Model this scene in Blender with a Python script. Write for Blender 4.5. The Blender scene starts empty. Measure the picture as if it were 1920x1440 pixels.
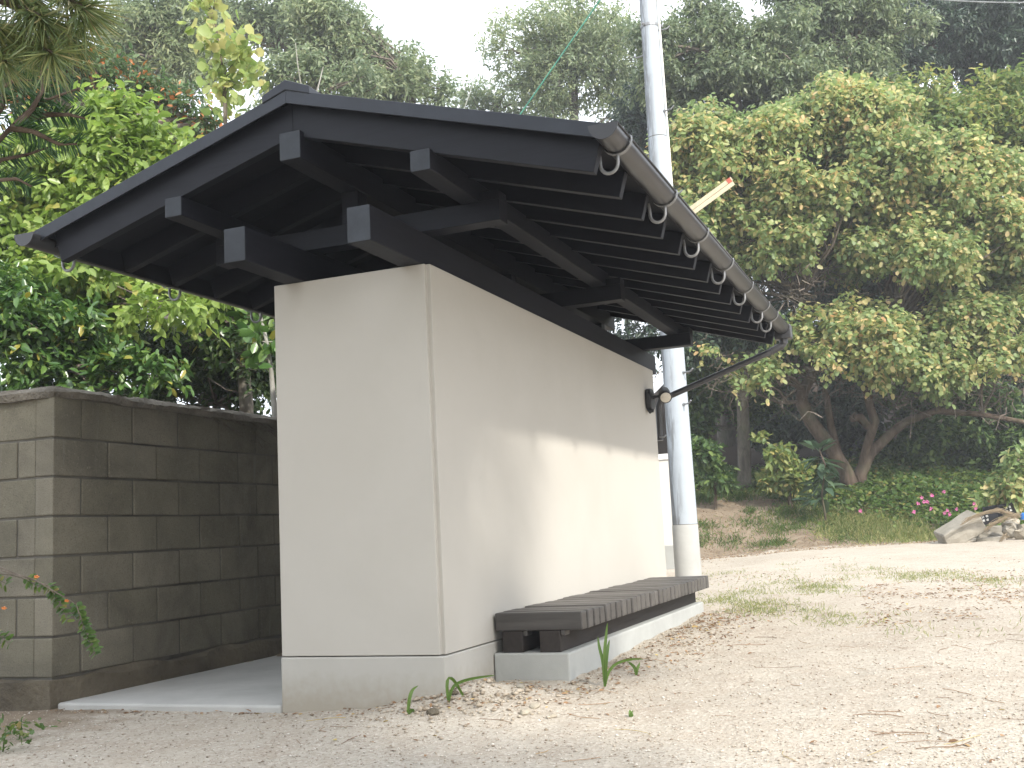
import bpy, math, random
import numpy as np
from mathutils import Vector, Matrix

R = math.radians
scene = bpy.context.scene
col = scene.collection
random.seed(5)

# ------------------------------------------------------------------ camera
CAM = np.array([2.0739, -4.3739, 0.73])
CR = np.array([0.92879, 0.36712, -0.05065])
CU = np.array([0.09638, -0.10730, 0.98954])
CF = np.array([-0.35785, 0.92396, 0.13505])
FPX = 2036.44


def at(px, py, d):
    """world point seen at a photo pixel, d metres in front of the camera (used to survey the place)"""
    return CAM + (CF + CR * (px - 960) / FPX - CU * (py - 720) / FPX) * d


cd = bpy.data.cameras.new('camera')
co = bpy.data.objects.new('camera', cd)
col.objects.link(co)
co.matrix_world = Matrix(((CR[0], CU[0], -CF[0], CAM[0]), (CR[1], CU[1], -CF[1], CAM[1]),
                          (CR[2], CU[2], -CF[2], CAM[2]), (0, 0, 0, 1)))
cd.sensor_width = 36
cd.lens = FPX / 1920 * 36
cd.clip_start = 0.05
cd.clip_end = 3000
scene.camera = co

# ------------------------------------------------------------------ light
SUN_EL, SUN_AZ = R(34.5), R(-40)           # azimuth from +x towards +y
sdir = Vector((math.cos(SUN_AZ) * math.cos(SUN_EL), math.sin(SUN_AZ) * math.cos(SUN_EL), math.sin(SUN_EL)))
w = bpy.data.worlds.new('World')
scene.world = w
w.use_nodes = True
nt = w.node_tree
sky = nt.nodes.new('ShaderNodeTexSky')
sky.sky_type = 'NISHITA'
sky.sun_disc = False
sky.sun_elevation = SUN_EL
sky.sun_rotation = math.pi / 2 - SUN_AZ
sky.air_density = 1.0
sky.dust_density = 3.0
sky.ozone_density = 1.0
bg = nt.nodes['Background']
bg.inputs['Strength'].default_value = 0.15
# thin bright cloud veil over the clear sky
tcw = nt.nodes.new('ShaderNodeTexCoord')
nzw = nt.nodes.new('ShaderNodeTexNoise')
nzw.inputs['Scale'].default_value = 1.6
nzw.inputs['Detail'].default_value = 5
nt.links.new(tcw.outputs['Generated'], nzw.inputs['Vector'])
rmw = nt.nodes.new('ShaderNodeValToRGB')
rmw.color_ramp.elements[0].position = .25
rmw.color_ramp.elements[0].color = (.62, .62, .62, 1)
rmw.color_ramp.elements[1].position = .6
rmw.color_ramp.elements[1].color = (.92, .92, .92, 1)
nt.links.new(nzw.outputs['Fac'], rmw.inputs['Fac'])
mxw = nt.nodes.new('ShaderNodeMix')
mxw.data_type = 'RGBA'
nt.links.new(rmw.outputs['Color'], mxw.inputs[0])
nt.links.new(sky.outputs[0], mxw.inputs[6])
mxw.inputs[7].default_value = (4.4, 4.6, 4.9, 1)
nt.links.new(mxw.outputs[2], bg.inputs['Color'])
sl = bpy.data.lights.new('sun', 'SUN')
sl.energy = 1.8
sl.angle = R(2.4)
sl.color = (1.0, 0.95, 0.87)
so = bpy.data.objects.new('sun', sl)
col.objects.link(so)
so.rotation_euler = sdir.to_track_quat('Z', 'Y').to_euler()
scene.view_settings.view_transform = 'Standard'
scene.view_settings.look = 'None'
scene.view_settings.exposure = 1.76
scene.view_settings.gamma = 1
scene.cycles.max_bounces = 6
scene.cycles.transmission_bounces = 3
scene.cycles.caustics_reflective = False
scene.cycles.caustics_refractive = False


# ------------------------------------------------------------------ materials
def nmat(name):
    m = bpy.data.materials.new(name)
    m.use_nodes = True
    t = m.node_tree
    return m, t, t.nodes, t.links, t.nodes['Principled BSDF']


def tc(N, L, scale=(1, 1, 1), coord='Object', rot=(0, 0, 0)):
    c = N.new('ShaderNodeTexCoord')
    mp = N.new('ShaderNodeMapping')
    mp.inputs['Scale'].default_value = scale
    mp.inputs['Rotation'].default_value = rot
    L.new(c.outputs[coord], mp.inputs['Vector'])
    return mp.outputs['Vector']


def noise(N, L, vec, scale, detail=4, rough=.55, dist=0.0):
    n = N.new('ShaderNodeTexNoise')
    n.inputs['Scale'].default_value = scale
    n.inputs['Detail'].default_value = detail
    n.inputs['Roughness'].default_value = rough
    n.inputs['Distortion'].default_value = dist
    L.new(vec, n.inputs['Vector'])
    return n.outputs['Fac']


def ramp(N, L, fac, stops, interp='LINEAR'):
    r = N.new('ShaderNodeValToRGB')
    e = r.color_ramp.elements
    r.color_ramp.interpolation = interp
    while len(e) < len(stops):
        e.new(0.5)
    for k, (p, c) in enumerate(stops):
        e[k].position = p
        e[k].color = (*c, 1) if len(c) == 3 else c
    if fac is not None:
        L.new(fac, r.inputs['Fac'])
    return r.outputs['Color']


def mix(N, L, fac, a, b, mode='MIX'):
    m = N.new('ShaderNodeMix')
    m.data_type = 'RGBA'
    m.blend_type = mode
    for s, v in ((0, fac), (6, a), (7, b)):
        if isinstance(v, (int, float)):
            m.inputs[s].default_value = v
        elif isinstance(v, tuple):
            m.inputs[s].default_value = (*v, 1)
        else:
            L.new(v, m.inputs[s])
    return m.outputs[2]


def math_(N, L, op, a, b=None, clamp=False):
    m = N.new('ShaderNodeMath')
    m.operation = op
    m.use_clamp = clamp
    for k, v in enumerate((a, b)):
        if v is None:
            continue
        if isinstance(v, (int, float)):
            m.inputs[k].default_value = v
        else:
            L.new(v, m.inputs[k])
    return m.outputs[0]


def bump(N, L, P, h, strength=.3, dist=.01):
    b = N.new('ShaderNodeBump')
    b.inputs['Strength'].default_value = strength
    b.inputs['Distance'].default_value = dist
    L.new(h, b.inputs['Height'])
    L.new(b.outputs['Normal'], P.inputs['Normal'])


def g3(v):
    return (v, v, v)


def mat_wood(name, c0, c1, axis='y', rough=.6, end=None):
    m, t, N, L, P = nmat(name)
    sc = {'x': (1.2, 14, 14), 'y': (14, 1.2, 14), 'z': (14, 14, 1.2)}[axis]
    v = tc(N, L, sc)
    n = noise(N, L, v, 3.0, 5, .6, .4)
    n2 = noise(N, L, tc(N, L), 2.3, 3)
    c = ramp(N, L, n, [(.3, c0), (.72, c1)])
    c = mix(N, L, math_(N, L, 'MULTIPLY', n2, .5), c, tuple(x * .7 for x in c0))
    if end:  # paler end grain, partly the light on end faces put into the colour
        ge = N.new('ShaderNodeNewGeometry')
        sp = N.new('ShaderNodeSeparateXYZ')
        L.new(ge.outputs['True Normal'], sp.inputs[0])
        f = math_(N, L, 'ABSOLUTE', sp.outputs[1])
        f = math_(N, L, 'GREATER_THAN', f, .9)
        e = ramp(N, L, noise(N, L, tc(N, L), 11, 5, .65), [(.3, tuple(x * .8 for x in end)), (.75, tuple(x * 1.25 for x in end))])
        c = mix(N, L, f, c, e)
    oi = N.new('ShaderNodeObjectInfo')
    c = mix(N, L, math_(N, L, 'MULTIPLY', oi.outputs['Random'], .38), c, tuple(x * .35 for x in c0))
    L.new(c, P.inputs['Base Color'])
    P.inputs['Roughness'].default_value = rough
    P.inputs['Specular IOR Level'].default_value = .3
    bump(N, L, P, n, .25, .004)
    return m


def mat_plaster(name, base, stain, streak=.45, grit=420):
    m, t, N, L, P = nmat(name)
    v = tc(N, L)
    big = noise(N, L, tc(N, L, (1, 1, .8)), 1.6, 5, .6, .5)
    fine = noise(N, L, v, grit, 2, .7)
    mid = noise(N, L, v, 24, 4)
    c = mix(N, L, ramp(N, L, big, [(.42, g3(0)), (.78, g3(streak))]), base, stain)
    c = mix(N, L, math_(N, L, 'MULTIPLY', mid, .16), c, tuple(x * .78 for x in base))
    c = mix(N, L, ramp(N, L, fine, [(.35, g3(0)), (.75, g3(.16))]), c, tuple(x * .6 for x in base))
    # splash stains just above the ground
    sp = N.new('ShaderNodeSeparateXYZ')
    L.new(v, sp.inputs[0])
    hi = math_(N, L, 'ADD', sp.outputs[2], math_(N, L, 'MULTIPLY', math_(N, L, 'SUBTRACT', mid, .5), .16))
    c = mix(N, L, ramp(N, L, hi, [(.0, g3(.6)), (.15, g3(0))]), c, (base[0] * .62, base[1] * .55, base[2] * .44))
    # a few small dark scuffs
    vo = N.new('ShaderNodeTexVoronoi')
    vo.inputs['Scale'].default_value = 2.6
    L.new(v, vo.inputs['Vector'])
    c = mix(N, L, ramp(N, L, vo.outputs['Distance'], [(.012, g3(.55)), (.028, g3(0))]), c, g3(.08))
    L.new(c, P.inputs['Base Color'])
    P.inputs['Roughness'].default_value = .9
    P.inputs['Specular IOR Level'].default_value = .15
    bump(N, L, P, math_(N, L, 'ADD', math_(N, L, 'MULTIPLY', fine, .5), mid), .18, .003)
    return m


def mat_concrete(name, base, dark, grit=180, rough=.9, bs=.25, bd=.004):
    m, t, N, L, P = nmat(name)
    v = tc(N, L)
    big = noise(N, L, v, 2.2, 6, .65, .3)
    fine = noise(N, L, v, grit, 3, .7)
    mid = noise(N, L, v, 17, 5)
    c = ramp(N, L, big, [(.32, dark), (.62, base)])
    c = mix(N, L, math_(N, L, 'MULTIPLY', mid, .35), c, tuple(x * .75 for x in base))
    c = mix(N, L, ramp(N, L, fine, [(.3, g3(.25)), (.5, g3(0))]), c, dark)
    L.new(c, P.inputs['Base Color'])
    P.inputs['Roughness'].default_value = rough
    P.inputs['Specular IOR Level'].default_value = .2
    bump(N, L, P, math_(N, L, 'ADD', fine, mid), bs, bd)
    return m


def mat_block(name):
    m, t, N, L, P = nmat(name)
    v = tc(N, L)
    ge = N.new('ShaderNodeNewGeometry')
    rnd = ge.outputs['Random Per Island']
    c = ramp(N, L, rnd, [(0, (.185, .17, .128)), (.4, (.215, .198, .15)), (.75, (.235, .215, .168)), (1, (.19, .174, .137))])
    big = noise(N, L, v, 2.0, 5, .65, .4)
    c = mix(N, L, ramp(N, L, big, [(.38, g3(0)), (.68, g3(.75))]), c, (.095, .088, .068))
    # pale lime runs from the top
    st = noise(N, L, tc(N, L, (9, 9, .8)), 2.2, 4, .6)
    c = mix(N, L, ramp(N, L, st, [(.60, g3(0)), (.74, g3(.32))]), c, (.25, .245, .215))
    vo = noise(N, L, v, 60, 4, .75)
    c = mix(N, L, ramp(N, L, vo, [(.60, g3(0)), (.68, g3(.65))]), c, (.26, .24, .19))
    fine = noise(N, L, v, 150, 4, .7)
    c = mix(N, L, ramp(N, L, fine, [(.3, g3(.55)), (.5, g3(0))]), c, (.05, .045, .036))
    L.new(c, P.inputs['Base Color'])
    P.inputs['Roughness'].default_value = .95
    P.inputs['Specular IOR Level'].default_value = .1
    bump(N, L, P, math_(N, L, 'ADD', fine, vo), .45, .006)
    return m


def mat_plain(name, c, rough=.5, metal=0, var=.25, scale=8, spec=.5):
    m, t, N, L, P = nmat(name)
    n = noise(N, L, tc(N, L), scale, 4, .6)
    k = ramp(N, L, n, [(.3, tuple(x * (1 - var) for x in c)), (.7, tuple(min(1, x * (1 + var)) for x in c))])
    L.new(k, P.inputs['Base Color'])
    P.inputs['Roughness'].default_value = rough
    P.inputs['Metallic'].default_value = metal
    P.inputs['Specular IOR Level'].default_value = spec
    return m


def mat_bark(name, c0, c1, scale=9):
    m, t, N, L, P = nmat(name)
    v = tc(N, L, (1, 1, .3))
    n = noise(N, L, v, scale, 6, .65, .6)
    n2 = noise(N, L, tc(N, L), 3, 3)
    c = ramp(N, L, n, [(.32, c0), (.68, c1)])
    c = mix(N, L, ramp(N, L, n2, [(.5, g3(0)), (.7, g3(.5))]), c, (.09, .10, .06))
    L.new(c, P.inputs['Base Color'])
    P.inputs['Roughness'].default_value = .95
    P.inputs['Specular IOR Level'].default_value = .1
    bump(N, L, P, n, .7, .02)
    return m


def mat_leaf(name, stops, alt=None, alt_amt=.0, alt_scale=.9, transl=.35, rough=.45, spec=.35):
    """per-leaf colour from Random Per Island, patches of a second colour from object noise"""
    m, t, N, L, P = nmat(name)
    ge = N.new('ShaderNodeNewGeometry')
    c = ramp(N, L, ge.outputs['Random Per Island'], stops)
    if alt:
        n = noise(N, L, tc(N, L), alt_scale, 3, .6)
        f = ramp(N, L, n, [(.42, g3(0)), (.66, g3(alt_amt))])
        c = mix(N, L, f, c, alt)
    L.new(c, P.inputs['Base Color'])
    P.inputs['Roughness'].default_value = rough
    P.inputs['Specular IOR Level'].default_value = spec
    tr = N.new('ShaderNodeBsdfTranslucent')
    hsv = N.new('ShaderNodeHueSaturation')
    hsv.inputs['Value'].default_value = 1.5
    hsv.inputs['Saturation'].default_value = 1.1
    L.new(c, hsv.inputs['Color'])
    L.new(hsv.outputs[0], tr.inputs['Color'])
    ms = N.new('ShaderNodeMixShader')
    ms.inputs[0].default_value = transl
    L.new(P.outputs[0], ms.inputs[1])
    L.new(tr.outputs[0], ms.inputs[2])
    L.new(ms.outputs[0], N['Material Output'].inputs['Surface'])
    return m


M = {}
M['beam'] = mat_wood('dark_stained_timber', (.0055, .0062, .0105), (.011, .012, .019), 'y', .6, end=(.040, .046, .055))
M['rafter'] = mat_wood('dark_stained_rafter', (.0055, .0062, .0105), (.010, .011, .018), 'x', .55)
M['arm'] = mat_wood('dark_stained_arm', (.0055, .0062, .0105), (.010, .011, .018), 'x', .55)
M['soffit'] = mat_wood('dark_soffit_boards', (.0042, .005, .0085), (.008, .009, .014), 'y', .7)
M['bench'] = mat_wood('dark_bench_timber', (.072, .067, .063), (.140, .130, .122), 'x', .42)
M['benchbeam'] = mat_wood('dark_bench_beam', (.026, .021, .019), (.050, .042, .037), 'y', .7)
M['plaster'] = mat_plaster('sprayed_beige_plaster', (.488, .465, .418), (.42, .395, .345))
M['plinth'] = mat_plaster('rendered_plinth', (.455, .44, .40), (.37, .355, .315), .45, 300)
M['concrete'] = mat_concrete('pale_concrete', (.42, .43, .41), (.33, .335, .32))
M['slab'] = mat_concrete('slab_concrete', (.46, .455, .43), (.37, .365, .345))
M['block'] = mat_block('weathered_concrete_block')
M['mortar'] = mat_concrete('mortar_joint', (.15, .14, .12), (.05, .045, .038))
M['coping'] = mat_concrete('rough_mortar_coping', (.25, .225, .185), (.075, .065, .05), 55, .95, .9, .03)
M['footing'] = mat_concrete('old_footing', (.17, .145, .105), (.06, .05, .036), 38, .95, .7, .02)
M['roof'] = mat_plain('black_roof_metal', (.022, .025, .032), .38, .3, .2, 5)
M['gutter'] = mat_plain('dark_gutter', (.038, .038, .041), .33, .0, .15, 4)
M['galv'] = mat_plain('galvanised_steel', (.26, .265, .27), .5, .6, .25, 30)
M['lampbody'] = mat_plain('black_lamp_plastic', (.016, .016, .018), .45)
M['lens'] = mat_plain('lamp_glass', (.62, .58, .50), .15, 0, .08, 60)
M['pale_wood'] = mat_wood('fresh_timber', (.48, .42, .29), (.60, .53, .39), 'z', .6)
M['red'] = mat_plain('red_paint_end', (.35, .07, .04), .6)
M['panel'] = mat_plaster('beige_panel', (.62, .60, .56), (.56, .54, .5), .3)
M['wire'] = mat_plain('grey_wire', (.16, .17, .17), .6)
M['palewire'] = mat_plain('pale_guy_wire', (.62, .64, .60), .5)
M['greenwire'] = mat_plain('green_guy_cover', (.06, .24, .17), .45)
M['whitepipe'] = mat_plain('white_conduit', (.75, .74, .68), .4)
M['rock'] = mat_concrete('field_rock', (.34, .315, .265), (.17, .155, .125), 40)
M['rock2'] = mat_concrete('pale_rock', (.40, .36, .285), (.24, .21, .165), 40)
M['plaque'] = mat_plain('black_plaque', (.012, .014, .020), .3)
M['white'] = mat_plain('white_marks', (.75, .75, .72), .6)
M['straw'] = mat_leaf('dry_straw', [(0, (.20, .155, .10)), (1, (.32, .26, .18))], transl=.2)
M['blue'] = mat_plain('blue_plastic', (.03, .16, .5), .4)

M['bark'] = mat_bark('brown_bark', (.045, .032, .024), (.15, .115, .088))
M['barkgrey'] = mat_bark('grey_bark', (.06, .053, .045), (.17, .155, .13))
M['twig'] = mat_bark('twig_bark', (.09, .075, .06), (.22, .185, .155), 20)
M['barkpale'] = mat_bark('pale_sapling_bark', (.25, .24, .21), (.42, .41, .37), 15)


def mat_pole():
    m, t, N, L, P = nmat('spun_concrete_pole')
    v = tc(N, L)
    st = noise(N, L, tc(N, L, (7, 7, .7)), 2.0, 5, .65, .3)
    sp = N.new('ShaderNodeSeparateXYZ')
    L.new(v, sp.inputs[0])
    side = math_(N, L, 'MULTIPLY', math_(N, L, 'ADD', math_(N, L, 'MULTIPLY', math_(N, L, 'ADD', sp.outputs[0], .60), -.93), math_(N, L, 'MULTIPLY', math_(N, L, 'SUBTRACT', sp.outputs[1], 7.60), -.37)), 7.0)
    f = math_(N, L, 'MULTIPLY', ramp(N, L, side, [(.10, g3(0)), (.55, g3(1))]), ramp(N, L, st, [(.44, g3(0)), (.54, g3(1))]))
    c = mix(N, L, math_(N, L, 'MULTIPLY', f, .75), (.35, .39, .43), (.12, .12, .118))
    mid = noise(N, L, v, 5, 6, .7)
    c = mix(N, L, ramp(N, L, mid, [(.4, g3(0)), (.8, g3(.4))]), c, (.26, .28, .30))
    L.new(c, P.inputs['Base Color'])
    P.inputs['Roughness'].default_value = .75
    bump(N, L, P, noise(N, L, v, 90, 3), .15, .004)
    return m


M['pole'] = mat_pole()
M['polebase'] = mat_concrete('pole_base_sleeve', (.43, .43, .41), (.35, .35, .33))

M['l_yellow'] = mat_leaf('yellowing_leaf', [(0, (.155, .225, .09)), (.38, (.25, .32, .13)), (.66, (.385, .41, .18)), (.86, (.55, .485, .23)), (.97, (.64, .48, .26)), (1, (.47, .29, .15))], (.15, .23, .09), .65, .55, .42)
M['l_green2'] = mat_leaf('green_yellow_leaf', [(0, (.11, .17, .055)), (.5, (.19, .25, .08)), (.85, (.31, .32, .11)), (1, (.46, .38, .15))], (.10, .165, .06), .7, .5, .4)
M['l_grey'] = mat_leaf('grey_green_leaf', [(0, (.12, .165, .09)), (.6, (.19, .24, .13)), (1, (.29, .32, .18))], (.085, .12, .075), .6, .4, .35, .35, .5)
M['l_dark'] = mat_leaf('dark_evergreen_leaf', [(0, (.028, .052, .036)), (.6, (.055, .09, .056)), (1, (.095, .13, .08))], transl=.25, rough=.35, spec=.5)
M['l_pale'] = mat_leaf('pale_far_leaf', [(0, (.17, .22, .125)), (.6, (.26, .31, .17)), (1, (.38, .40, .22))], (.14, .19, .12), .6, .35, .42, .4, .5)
M['l_lime'] = mat_leaf('lime_leaf', [(0, (.16, .24, .055)), (.5, (.255, .35, .09)), (.9, (.35, .44, .13)), (1, (.42, .38, .11))], (.14, .22, .05), .5, 1.3, .45, .35, .5)
M['l_camellia'] = mat_leaf('camellia_leaf', [(0, (.045, .10, .028)), (.6, (.085, .165, .04)), (.95, (.15, .23, .055)), (1, (.34, .29, .06))], transl=.25, rough=.28, spec=.6)
M['l_hedge'] = mat_leaf('hedge_leaf', [(0, (.03, .055, .022)), (.7, (.055, .09, .032)), (1, (.11, .15, .05))], transl=.3)
M['l_gold'] = mat_leaf('gold_round_leaf', [(0, (.20, .28, .09)), (.6, (.32, .38, .14)), (1, (.45, .41, .18))], transl=.45)
M['l_orange'] = mat_leaf('orange_tinged_leaf', [(0, (.06, .11, .045)), (.84, (.12, .18, .075)), (.88, (.25, .15, .06)), (.93, (.50, .17, .06)), (1, (.55, .26, .12))], transl=.35)
M['l_yew'] = mat_leaf('yew_needle', [(0, (.02, .055, .022)), (.6, (.04, .09, .03)), (1, (.075, .15, .04))], transl=.2)
M['l_pine'] = mat_leaf('pine_needle', [(0, (.10, .15, .06)), (.6, (.18, .22, .085)), (.9, (.26, .27, .11)), (1, (.36, .30, .15))], transl=.2)
M['l_under'] = mat_leaf('undergrowth_leaf', [(0, (.04, .08, .03)), (.6, (.08, .14, .045)), (1, (.15, .21, .06))], transl=.35)
M['l_cover'] = mat_leaf('ground_cover_leaf', [(0, (.05, .10, .025)), (.6, (.09, .155, .035)), (.9, (.15, .19, .05)), (1, (.28, .22, .08))], transl=.35)
M['l_loquat'] = mat_leaf('large_sapling_leaf', [(0, (.045, .085, .05)), (1, (.10, .15, .085))], transl=.25)
M['l_litter'] = mat_leaf('fallen_leaf', [(0, (.13, .075, .04)), (.5, (.24, .14, .075)), (.85, (.36, .23, .12)), (1, (.45, .36, .12))], transl=.1, rough=.8)
M['l_grass'] = mat_leaf('grass_blade', [(0, (.15, .20, .06)), (.6, (.26, .29, .11)), (1, (.42, .38, .19))], transl=.4)
M['l_sprout'] = mat_leaf('sprout_blade', [(0, (.07, .13, .03)), (1, (.13, .21, .05))], transl=.35)
M['pink'] = mat_plain('pink_petal', (.55, .14, .32), .6)
M['orangefl'] = mat_plain('orange_petal', (.65, .22, .05), .6)


def mat_ground():
    m, t, N, L, P = nmat('gravel_and_soil')
    v = tc(N, L)
    big = noise(N, L, v, .55, 5, .6, .5)
    mid = noise(N, L, v, 3.2, 6, .65, .4)
    f1 = noise(N, L, v, 95, 4, .8)
    f2 = noise(N, L, v, 260, 2, .8)
    vo = N.new('ShaderNodeTexVoronoi')
    vo.inputs['Scale'].default_value = 75
    L.new(v, vo.inputs['Vector'])
    c = ramp(N, L, big, [(.3, (.395, .35, .285)), (.55, (.455, .41, .34)), (.75, (.425, .385, .325))])
    c = mix(N, L, ramp(N, L, mid, [(.45, g3(0)), (.75, g3(.55))]), c, (.33, .265, .20))
    hs = N.new('ShaderNodeSeparateColor')
    L.new(vo.outputs['Color'], hs.inputs[0])
    c = mix(N, L, ramp(N, L, hs.outputs[0], [(.0, g3(.5)), (.3, g3(0))]), c, (.27, .22, .175))
    c = mix(N, L, ramp(N, L, hs.outputs[1], [(.75, g3(0)), (1, g3(.55))]), c, (.60, .55, .48))
    c = mix(N, L, ramp(N, L, f1, [(.30, g3(.7)), (.46, g3(0))]), c, (.20, .155, .115))
    c = mix(N, L, ramp(N, L, f2, [(.62, g3(0)), (.75, g3(.5))]), c, (.66, .61, .54))
    # bank soil, forest floor and painted shade at left, by terrain attribute
    a = N.new('ShaderNodeAttribute')
    a.attribute_name = 'soil'
    sx = N.new('ShaderNodeSeparateColor')
    L.new(a.outputs['Color'], sx.inputs[0])
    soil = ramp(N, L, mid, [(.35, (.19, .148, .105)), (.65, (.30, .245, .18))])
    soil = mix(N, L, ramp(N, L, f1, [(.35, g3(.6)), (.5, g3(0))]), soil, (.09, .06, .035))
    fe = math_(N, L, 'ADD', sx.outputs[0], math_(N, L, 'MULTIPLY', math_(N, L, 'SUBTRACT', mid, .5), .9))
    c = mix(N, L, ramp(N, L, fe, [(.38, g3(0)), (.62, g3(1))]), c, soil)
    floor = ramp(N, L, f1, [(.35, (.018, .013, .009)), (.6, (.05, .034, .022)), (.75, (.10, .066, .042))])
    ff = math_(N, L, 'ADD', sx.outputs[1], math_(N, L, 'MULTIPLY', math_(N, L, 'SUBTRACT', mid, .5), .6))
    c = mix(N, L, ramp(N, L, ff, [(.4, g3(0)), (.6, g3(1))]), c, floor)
    L.new(c, P.inputs['Base Color'])
    P.inputs['Roughness'].default_value = .95
    P.inputs['Specular IOR Level'].default_value = .1
    h = math_(N, L, 'ADD', math_(N, L, 'MULTIPLY', f1, 1.0), math_(N, L, 'MULTIPLY', vo.outputs['Distance'], .8))
    bump(N, L, P, h, .55, .012)
    return m


M['ground'] = mat_ground()


# ------------------------------------------------------------------ mesh helpers
class MB:
    def __init__(s):
        s.v, s.f, s.mi = [], [], []

    def add(s, vs, fs, mi=0):
        o = len(s.v)
        s.v += [tuple(map(float, p)) for p in vs]
        s.f += [tuple(i + o for i in f) for f in fs]
        s.mi += [mi] * len(fs)

    def box(s, a, b, mi=0):
        x0, y0, z0 = a
        x1, y1, z1 = b
        s.add([(x0, y0, z0), (x1, y0, z0), (x1, y1, z0), (x0, y1, z0), (x0, y0, z1), (x1, y0, z1), (x1, y1, z1), (x0, y1, z1)],
              [(0, 3, 2, 1), (4, 5, 6, 7), (0, 1, 5, 4), (1, 2, 6, 5), (2, 3, 7, 6), (3, 0, 4, 7)], mi)

    def prism(s, poly, d, mi=0):
        """poly: list of 3D points, counter-clockwise seen from -d; extruded along d"""
        n = len(poly)
        d = np.array(d, float)
        vs = [np.array(p, float) for p in poly] + [np.array(p, float) + d for p in poly]
        fs = [tuple(range(n)), tuple(range(2 * n - 1, n - 1, -1))]
        fs = [tuple(reversed(f)) for f in fs]
        for i in range(n):
            j = (i + 1) % n
            fs.append((i, j, n + j, n + i))
        s.add(vs, fs, mi)

    def tube(s, path, rad, seg=8, mi=0, cap=True):
        path = [np.array(p, float) for p in path]
        n = len(path)
        if not hasattr(rad, '__len__'):
            rad = [rad] * n
        ref = None
        vs = []
        for i in range(n):
            d = path[min(i + 1, n - 1)] - path[max(i - 1, 0)]
            d = d / (np.linalg.norm(d) + 1e-9)
            if ref is None:
                ref = np.cross(d, (0, 0, 1) if abs(d[2]) < .9 else (1, 0, 0))
            ref = ref - d * (ref @ d)
            ref = ref / (np.linalg.norm(ref) + 1e-9)
            b = np.cross(d, ref)
            for k in range(seg):
                a = 2 * math.pi * k / seg
                vs.append(path[i] + (ref * math.cos(a) + b * math.sin(a)) * rad[i])
        fs = []
        for i in range(n - 1):
            for k in range(seg):
                k2 = (k + 1) % seg
                fs.append((i * seg + k, i * seg + k2, (i + 1) * seg + k2, (i + 1) * seg + k))
        if cap:
            fs.append(tuple(range(seg - 1, -1, -1)))
            fs.append(tuple((n - 1) * seg + k for k in range(seg)))
        s.add(vs, fs, mi)

    def build(s, name, mats, parent=None, bevel=0, smooth=False, recalc=True):
        me = bpy.data.meshes.new(name)
        me.from_pydata(s.v, [], s.f)
        if not isinstance(mats, (list, tuple)):
            mats = [mats]
        for m in mats:
            me.materials.append(m)
        if any(s.mi):
            me.polygons.foreach_set('material_index', s.mi)
        if recalc:
            import bmesh
            bm = bmesh.new()
            bm.from_mesh(me)
            bmesh.ops.recalc_face_normals(bm, faces=bm.faces)
            bm.to_mesh(me)
            bm.free()
        if smooth:
            me.polygons.foreach_set('use_smooth', [True] * len(me.polygons))
        me.update()
        if smooth:
            me.set_sharp_from_angle(angle=R(48))
        o = bpy.data.objects.new(name, me)
        col.objects.link(o)
        if parent:
            o.parent = parent
            o.matrix_parent_inverse = Matrix.Translation(-Vector(parent.location)) if parent.parent is None and parent.type == 'EMPTY' else Matrix()
        if bevel:
            b = o.modifiers.new('bevel', 'BEVEL')
            b.width = bevel
            b.segments = 2
            b.limit_method = 'ANGLE'
        return o


def tag(o, label=None, cat=None, group=None, kind=None):
    for k, v in (('label', label), ('category', cat), ('group', group), ('kind', kind)):
        if v:
            o[k] = v
    return o


def thing(name, loc, label, cat, group=None):
    o = bpy.data.objects.new(name, None)
    o.empty_display_size = .2
    o.location = tuple(map(float, loc))
    col.objects.link(o)
    return tag(o, label, cat, group)


def fastmesh(name, V, Fq, mat, parent=None, mat_idx=None, smooth=False):
    me = bpy.data.meshes.new(name)
    V = np.asarray(V, np.float32)
    Fq = np.asarray(Fq, np.int32)
    me.vertices.add(len(V))
    me.vertices.foreach_set('co', V.ravel())
    k = Fq.shape[1]
    me.loops.add(Fq.size)
    me.loops.foreach_set('vertex_index', Fq.ravel())
    me.polygons.add(len(Fq))
    me.polygons.foreach_set('loop_start', np.arange(0, Fq.size, k, dtype=np.int32))
    if smooth:
        me.polygons.foreach_set('use_smooth', np.ones(len(Fq), bool))
    for m in (mat if isinstance(mat, (list, tuple)) else [mat]):
        me.materials.append(m)
    me.update(calc_edges=True)
    o = bpy.data.objects.new(name, me)
    col.objects.link(o)
    if parent:
        o.parent = parent
        if parent.type == 'EMPTY' and parent.parent is None:
            o.matrix_parent_inverse = Matrix.Translation(-Vector(parent.location))
    return o


def nrm(a):
    return a / (np.linalg.norm(a, axis=-1, keepdims=True) + 1e-9)


LEAF = np.array([(0, 0, 0), (.28, .46, .05), (.68, .40, .02), (1, 0, -.10), (.68, -.40, .02), (.28, -.46, .05)])
ROUND = np.array([(0, 0, 0), (.22, .5, .05), (.75, .46, .03), (1, 0, -.08), (.75, -.46, .03), (.22, -.5, .05)])
NEEDLE = np.array([(0, 0, 0), (.2, .5, 0), (.7, .42, 0), (1, 0, 0), (.7, -.42, 0), (.2, -.5, 0)])
LANCE = np.array([(0, 0, 0), (.3, .5, .02), (.7, .34, -.05), (1, 0, -.18), (.7, -.34, -.05), (.3, -.5, .02)])


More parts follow.
